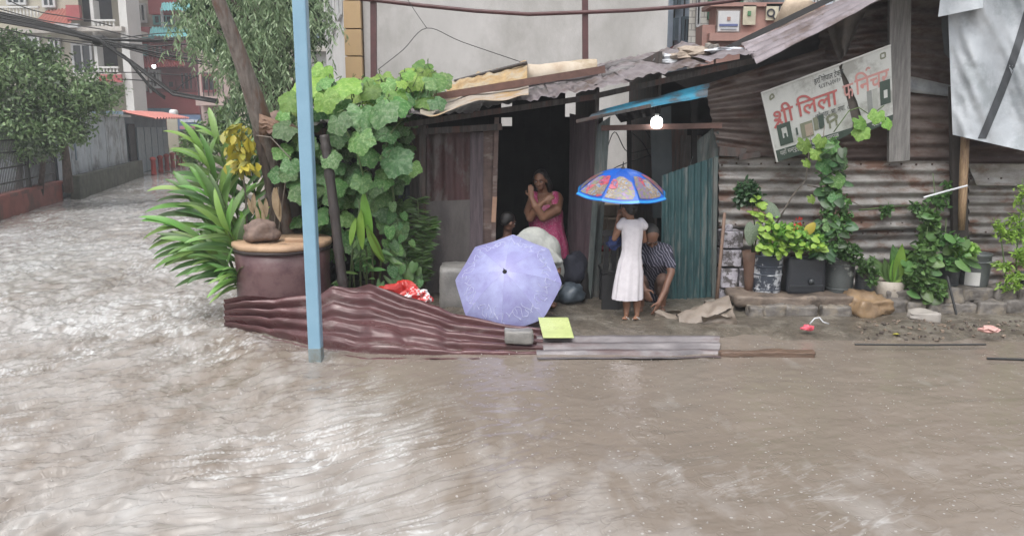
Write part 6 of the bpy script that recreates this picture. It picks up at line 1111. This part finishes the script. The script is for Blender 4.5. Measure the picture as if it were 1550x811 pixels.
pot('paint_bucket', 'dark paint bucket smeared with white paint, first of the buckets on the slab', 'bucket', 1144, 1189, 388, YP - .06, BK, m_buckp, 447, (.72, .5, .12))
pot('paint_bucket', 'dark grey bucket with a white drip right of the black jerrycan', 'bucket', 1256, 1299, 393, YP - .06, BK, m_buckg, 447, (.8, .15))
pot('plant_bucket', 'small dark blue bucket at the right end of the slab above the tan boulder', 'bucket', 1299, 1328, 412, 8.5, BK, m_buck, 459, (.7,))
pot('grow_bag', 'dirty white fabric grow pot with spiky plant on the edging stones', 'pot', 1332, 1379, 428, 8.42, [(.8, 0), (.92, .1), (.98, .6), (1, 1)], m_bag, 463, wob=.08)
pot('plant_bucket', 'wide dark bucket on the edging stones behind the tall leafy plant', 'bucket', 1414, 1460, 405, 8.56, BK, m_buck, 447, (.35,))
tb, _ = pot('paint_bucket', 'grey bucket with white paper label near the bamboo slat', 'bucket', 1461, 1506, 386, 8.56, BK, m_buckg, 446, (.8, .15))
pot('plant_bucket', 'dark bucket at the right edge of the view under pale feathery leaves', 'bucket', 1548, 1592, 418, 8.5, BK, m_buck, 462, (.7,))
c = wloc(tb); mb = MB(); r_ = (P(1506, 446, 8.56).x - P(1461, 446, 8.56).x) / 2 * 1.0
mb.grid(lambda s, t: V((c.x + r_ * math.sin(-1.05 + .95 * s), c.y - r_ * math.cos(-1.05 + .95 * s), P(1470, 413 + 20 * t, 8.56).z)), 8, 2); mb.build('paper_label', mat('paper', (.6, .6, .58), (.5, .5, .48), rough=.7), tb)
jc = thing('jerrycan_planter', 'large black cut open jerrycan used as planter, in the middle of the slab', 'planter', P(1221, 447, YP)); a = P(1191, 447, YP - .04); b = P(1253, 388, YP - .04); roughbox('body', (a.x, YP - .04, a.z), (b.x, YP + .30, b.z), mat('jerry_black', (.035, .038, .045), (.025, .028, .035), rough=.38, scale=3), 4, .006, par=jc)
MB().box2((a.x + .03, YP - .0, b.z - .01), (b.x - .03, YP + .27, b.z + .006)).build('soil', MATS['soil'], jc); c = P(1228, 426, YP - .05); MB().lathe([(.025, 0), (.032, .01), (.03, .025)], 12, c, M3=Matrix.Rotation(R(90), 3, 'X')).build('tap_boss', m_buck, jc, smooth=True)
MB().box2((a.x + .03, YP - .055, a.z + .10), (b.x - .03, YP - .035, a.z + .115)).build('moulding', m_buck, jc)
crumple('white_sack', 'white plastic sack of soil behind the leafy plants on the edging stones', 'sack', P(1390, 412, 8.7), (.3, .22, .26), m_bag, 31, 20, .3, smooth=True)

def bushy(name, label, cat, ells, n, L, W, m, stems, extra=None, mesh=None, nbig=0, big=.2):
    b = P(*stems[0][0]); t = thing(name, label, cat, b)
    for s_ in stems: q = [P(*a) for a in s_]; MB().tube(q, [.011 * (1 - .6 * i / (len(q) - 1)) for i in range(len(q))], 6).build('stem', extra or m_stem, t, smooth=True)
    if n: p = clump_pts(ells, n); d = rng.normal(size=p.shape) * .8 + np.array([0, -.5, .1]); leaves('foliage', p, d, L, W, m, t)
    for k in range(nbig):
        e = ells[k % len(ells)]; u = e[0] + rv.uniform(-1, 1) * e[3]; v = e[1] + rv.uniform(-1, 1) * e[4]; put(mesh, 'leaf', t, P(u, v, e[2] - rv.uniform(0, e[5])), basis((rv.uniform(-1, 1), -.5, rv.uniform(-.8, .2)), (rv.uniform(-.4, .4), -.7, .6)), big * rv.uniform(.7, 1.25))
    return t
hD, hL, hM, hY = leafmesh('leaf', 'heart', m_lf_dark), leafmesh('leaf', 'heart', m_pk2), leafmesh('leaf', 'heart', m_lf_mid), leafmesh('leaf', 'heart', mat('leaf_lime_plain', (.3, .46, .07), (.24, .4, .06), rough=.5, transl=.3))
bushy('potted_shrub', 'dark glossy shrub on a tall stem above the cone pot', 'plant', [(1138, 292, 8.6, 22, 18, .12), (1125, 300, 8.6, 12, 12, .1)], 700, .06, .035, m_lf_dark, [[(1138, 385, 8.75), (1142, 340, 8.7), (1138, 300, 8.6)]])
bushy('potted_plant', 'light green leafy sprigs below the dark shrub, beside the striped leaf', 'plant', [(1148, 312, 8.55, 12, 16, .08), (1155, 335, 8.55, 14, 14, .08)], 0, .05, .03, m_lf_lime, [[(1150, 385, 8.7), (1152, 350, 8.6), (1148, 310, 8.55)]], mesh=hY, nbig=34, big=.075)
t = bushy('caladium', 'plant with pale grey striped heart leaf hanging over the cone pot', 'plant', [], 0, .1, .1, m_lf_grey, [[(1140, 385, 8.65), (1146, 355, 8.55), (1136, 340, 8.5)]]); hg = leafmesh('leaf', 'heart', mat('striped_leaf', (.20, .235, .18), (.07, .11, .06), rough=.5, scale=22)); put(hg, 'leaf', t, P(1142, 338, 8.45), basis((-.15, -.2, -1), (.3, -.9, .1)), .24); put(hg, 'leaf', t, P(1160, 310, 8.6), basis((.8, -.2, -.6), (.1, -.8, .4)), .2)
t = bushy('geranium', 'bright green bushy plant with one red flower over the black jerrycan', 'plant', [(1185, 355, 8.5, 30, 16, .14), (1215, 358, 8.5, 28, 18, .14), (1168, 368, 8.5, 20, 14, .1), (1225, 372, 8.5, 20, 12, .1)], 1500, .05, .03, m_lf_lime, [[(1215, 390, 8.65), (1210, 370, 8.6), (1204, 345, 8.5)], [(1170, 390, 8.6), (1175, 370, 8.55)]], mesh=hY, nbig=70, big=.085)
mb = MB()
for k in range(14): a = k * 2.4; c = P(1205, 339, 8.34) + V((math.cos(a) * .012 * (k % 4), -.01, math.sin(a) * .012 * (k % 4))); mb.add([c, c + V((math.cos(a) * .035 + .012, -.012, math.sin(a) * .035)), c + V((math.cos(a) * .042, -.02, math.sin(a) * .042 + .012))], [(0, 1, 2)])
mb.build('flower', mat('red_petal', (.85, .05, .03), (.7, .03, .02), rough=.5), t); put(leafmesh('leaf', 'heart', m_lf_yel), 'leaf', t, P(1222, 352, 8.4), basis((.5, -.2, .8), (0, -1, .2)), .13)
bushy('leafy_pot_plant', 'grey green leafy plant in the bucket with a white drip', 'plant', [(1278, 380, 8.5, 22, 14, .12), (1262, 372, 8.55, 12, 12, .1)], 700, .055, .028, m_lf_mid, [[(1278, 396, 8.6), (1278, 370, 8.55)]])
bushy('leafy_pot_plant', 'small drooping plant in the dark blue bucket at the end of the slab', 'plant', [(1312, 404, 8.45, 14, 12, .1), (1318, 420, 8.4, 8, 10, .05)], 350, .055, .025, m_lf_mid, [[(1313, 418, 8.5), (1312, 400, 8.48)]])
t = thing('spiky_plant', 'spiky bright green plant growing in the white grow pot', 'plant', P(1355, 430, 8.5))
for k in range(26): a = rv.uniform(-1.1, 1.1); put(stp if k % 2 else stp2, 'blade', t, P(1355 + rv.uniform(-10, 10), 430, 8.5), basis((math.sin(a), rv.uniform(-.5, .1), math.cos(a) * 1.2), (-math.cos(a) * .2, -.9, .3)), rv.uniform(.22, .46))
t = bushy('climbing_gourd', 'green gourd climber growing up from the slab and hanging across the sign board', 'climber', [(1262, 228, 8.5, 14, 20, .08), (1262, 260, 8.6, 16, 40, .1), (1262, 320, 8.6, 22, 30, .1), (1258, 350, 8.55, 24, 26, .1), (1240, 372, 8.5, 22, 16, .1)], 1500, .06, .035, m_lf_mid, [[(1245, 392, 8.7), (1243, 320, 8.7), (1243, 250, 8.65), (1248, 190, 8.5)], [(1168, 350, 8.8), (1200, 296, 8.75), (1220, 272, 8.7), (1228, 200, 8.6)], [(1243, 270, 8.7), (1262, 292, 8.65), (1308, 314, 8.6)], [(1222, 280, 8.7), (1243, 285, 8.7)]], extra=m_twig, mesh=hD, nbig=40, big=.13)
for (u, v, k_, px) in [(1218, 208, 1, 26), (1232, 222, 1, 24), (1246, 205, 1, 22), (1258, 210, 0, 26), (1252, 235, 0, 30), (1266, 232, 2, 28), (1218, 240, 1, 16), (1262, 262, 0, 26), (1298, 176, 1, 24), (1308, 190, 1, 26), (1330, 165, 1, 24), (1340, 178, 1, 20), (1226, 295, 1, 15), (1268, 290, 2, 24), (1255, 330, 2, 26)]: put(PK[k_], 'leaf', t, P(u, v, 8.5), basis((rv.uniform(-.6, .6), -.3, -.9), (rv.uniform(-.3, .3), -.8, .5)), px / 1200 * 8.7)
MB().tube([P(1262, 200, 8.5), P(1285, 168, 8.55), P(1300, 163, 8.55), P(1318, 175, 8.55), P(1338, 160, 8.55)], .006, 5).build('stem', m_stem, t, smooth=True)
bushy('tall_leaf_plant', 'tall mid green plant with ragged leaves in front of the white sack', 'plant', [(1398, 385, 8.45, 18, 22, .12), (1388, 420, 8.4, 18, 28, .1), (1408, 345, 8.6, 14, 24, .1), (1412, 440, 8.4, 14, 16, .08)], 1500, .085, .045, m_lf_mid, [[(1400, 470, 8.5), (1400, 420, 8.48), (1402, 360, 8.5), (1408, 318, 8.6)]], mesh=hM, nbig=18, big=.13)
bushy('broad_leaf_plant', 'broad dull green leaves over the wide dark bucket', 'plant', [(1438, 372, 8.5, 26, 16, .14), (1440, 392, 8.45, 24, 10, .1)], 250, .07, .04, m_lf_mid, [[(1438, 408, 8.7), (1436, 380, 8.6), (1440, 365, 8.55)]], mesh=hM, nbig=13, big=.16)
bushy('leafy_pot_plant', 'bright green small leaved plant between the broad leaves and the bamboo slat', 'plant', [(1460, 375, 8.6, 18, 12, .1)], 520, .06, .035, m_lf_lime, [[(1470, 400, 8.7), (1464, 380, 8.65)]])
bushy('wall_creeper', 'thin creeper trailing along the corrugated wall right of the post', 'climber', [(1332, 316, 8.95, 28, 7, .04), (1398, 316, 8.95, 18, 20, .04), (1425, 300, 8.95, 12, 24, .04)], 420, .06, .035, m_lf_mid, [[(1300, 318, 8.98), (1340, 314, 8.96), (1380, 310, 8.96)], [(1415, 400, 8.9), (1418, 320, 8.95), (1412, 262, 8.98)], [(1430, 400, 8.9), (1432, 330, 8.95)]])
bushy('feathery_plant', 'pale feathery green plant at the right edge over the stones', 'plant', [(1530, 425, 8.4, 22, 16, .15), (1548, 385, 8.5, 24, 26, .15), (1530, 345, 8.6, 24, 26, .12), (1560, 310, 8.6, 24, 26, .12), (1512, 400, 8.5, 10, 14, .1)], 1500, .06, .022, m_lf_lime, [[(1540, 445, 8.5), (1538, 390, 8.55), (1545, 320, 8.6), (1548, 270, 8.7)], [(1525, 445, 8.5), (1518, 380, 8.6), (1510, 330, 8.7)]])
bushy('ground_weed', 'small yellow green weed on the mud below the grow pot', 'weed', [(1360, 496, 8.05, 14, 8, .1)], 220, .045, .025, m_lf_lime, [[(1360, 503, 8.05), (1360, 494, 8.05)]])
bushy('ground_weed', 'low dull green weed on the mud near the right edge', 'weed', [(1518, 512, 7.85, 24, 7, .12)], 420, .05, .015, m_lf_mid, [[(1518, 518, 7.85), (1518, 508, 7.85)]])
mb = MB(); mb.tube([P(1398, 299, 8.75), P(1430, 290, 8.72), P(1464, 281, 8.72)], .011, 6); tag(mb.build('pale_stick', m_plwhite), 'pale thin stick tied across in front of the dark post and wall', 'stick')
mb = MB(); mb.tube([P(1084, 462, 8.72), P(1090, 400, 8.74), P(1097, 322, 8.78)], [.022, .02, .018], 7); tag(mb.build('wooden_stick', mat('stick_wood', (.22, .14, .10), (.14, .09, .07), rough=.7, scale=9), smooth=True), 'brown wooden stick leaning on the whitewashed blocks by the teal door', 'stick')

# ------------------------------------------------------------------ rain-laden air
mb = MB().box2((-45, -3, -1.5), (30, 75, 34)); hz = mb.build('haze', None, kind='stuff')
m = bpy.data.materials.new('haze'); m.use_nodes = True; nt = m.node_tree; nt.nodes.remove(nt.nodes['Principled BSDF']); vp = nt.nodes.new("ShaderNodeVolumePrincipled"); vp.inputs['Color'].default_value = (.92, .94, .97, 1); vp.inputs['Density'].default_value = .0022; vp.inputs['Anisotropy'].default_value = 0.
nt.links.new(vp.outputs[0], nt.nodes['Material Output'].inputs['Volume']); hz.data.materials.append(m)
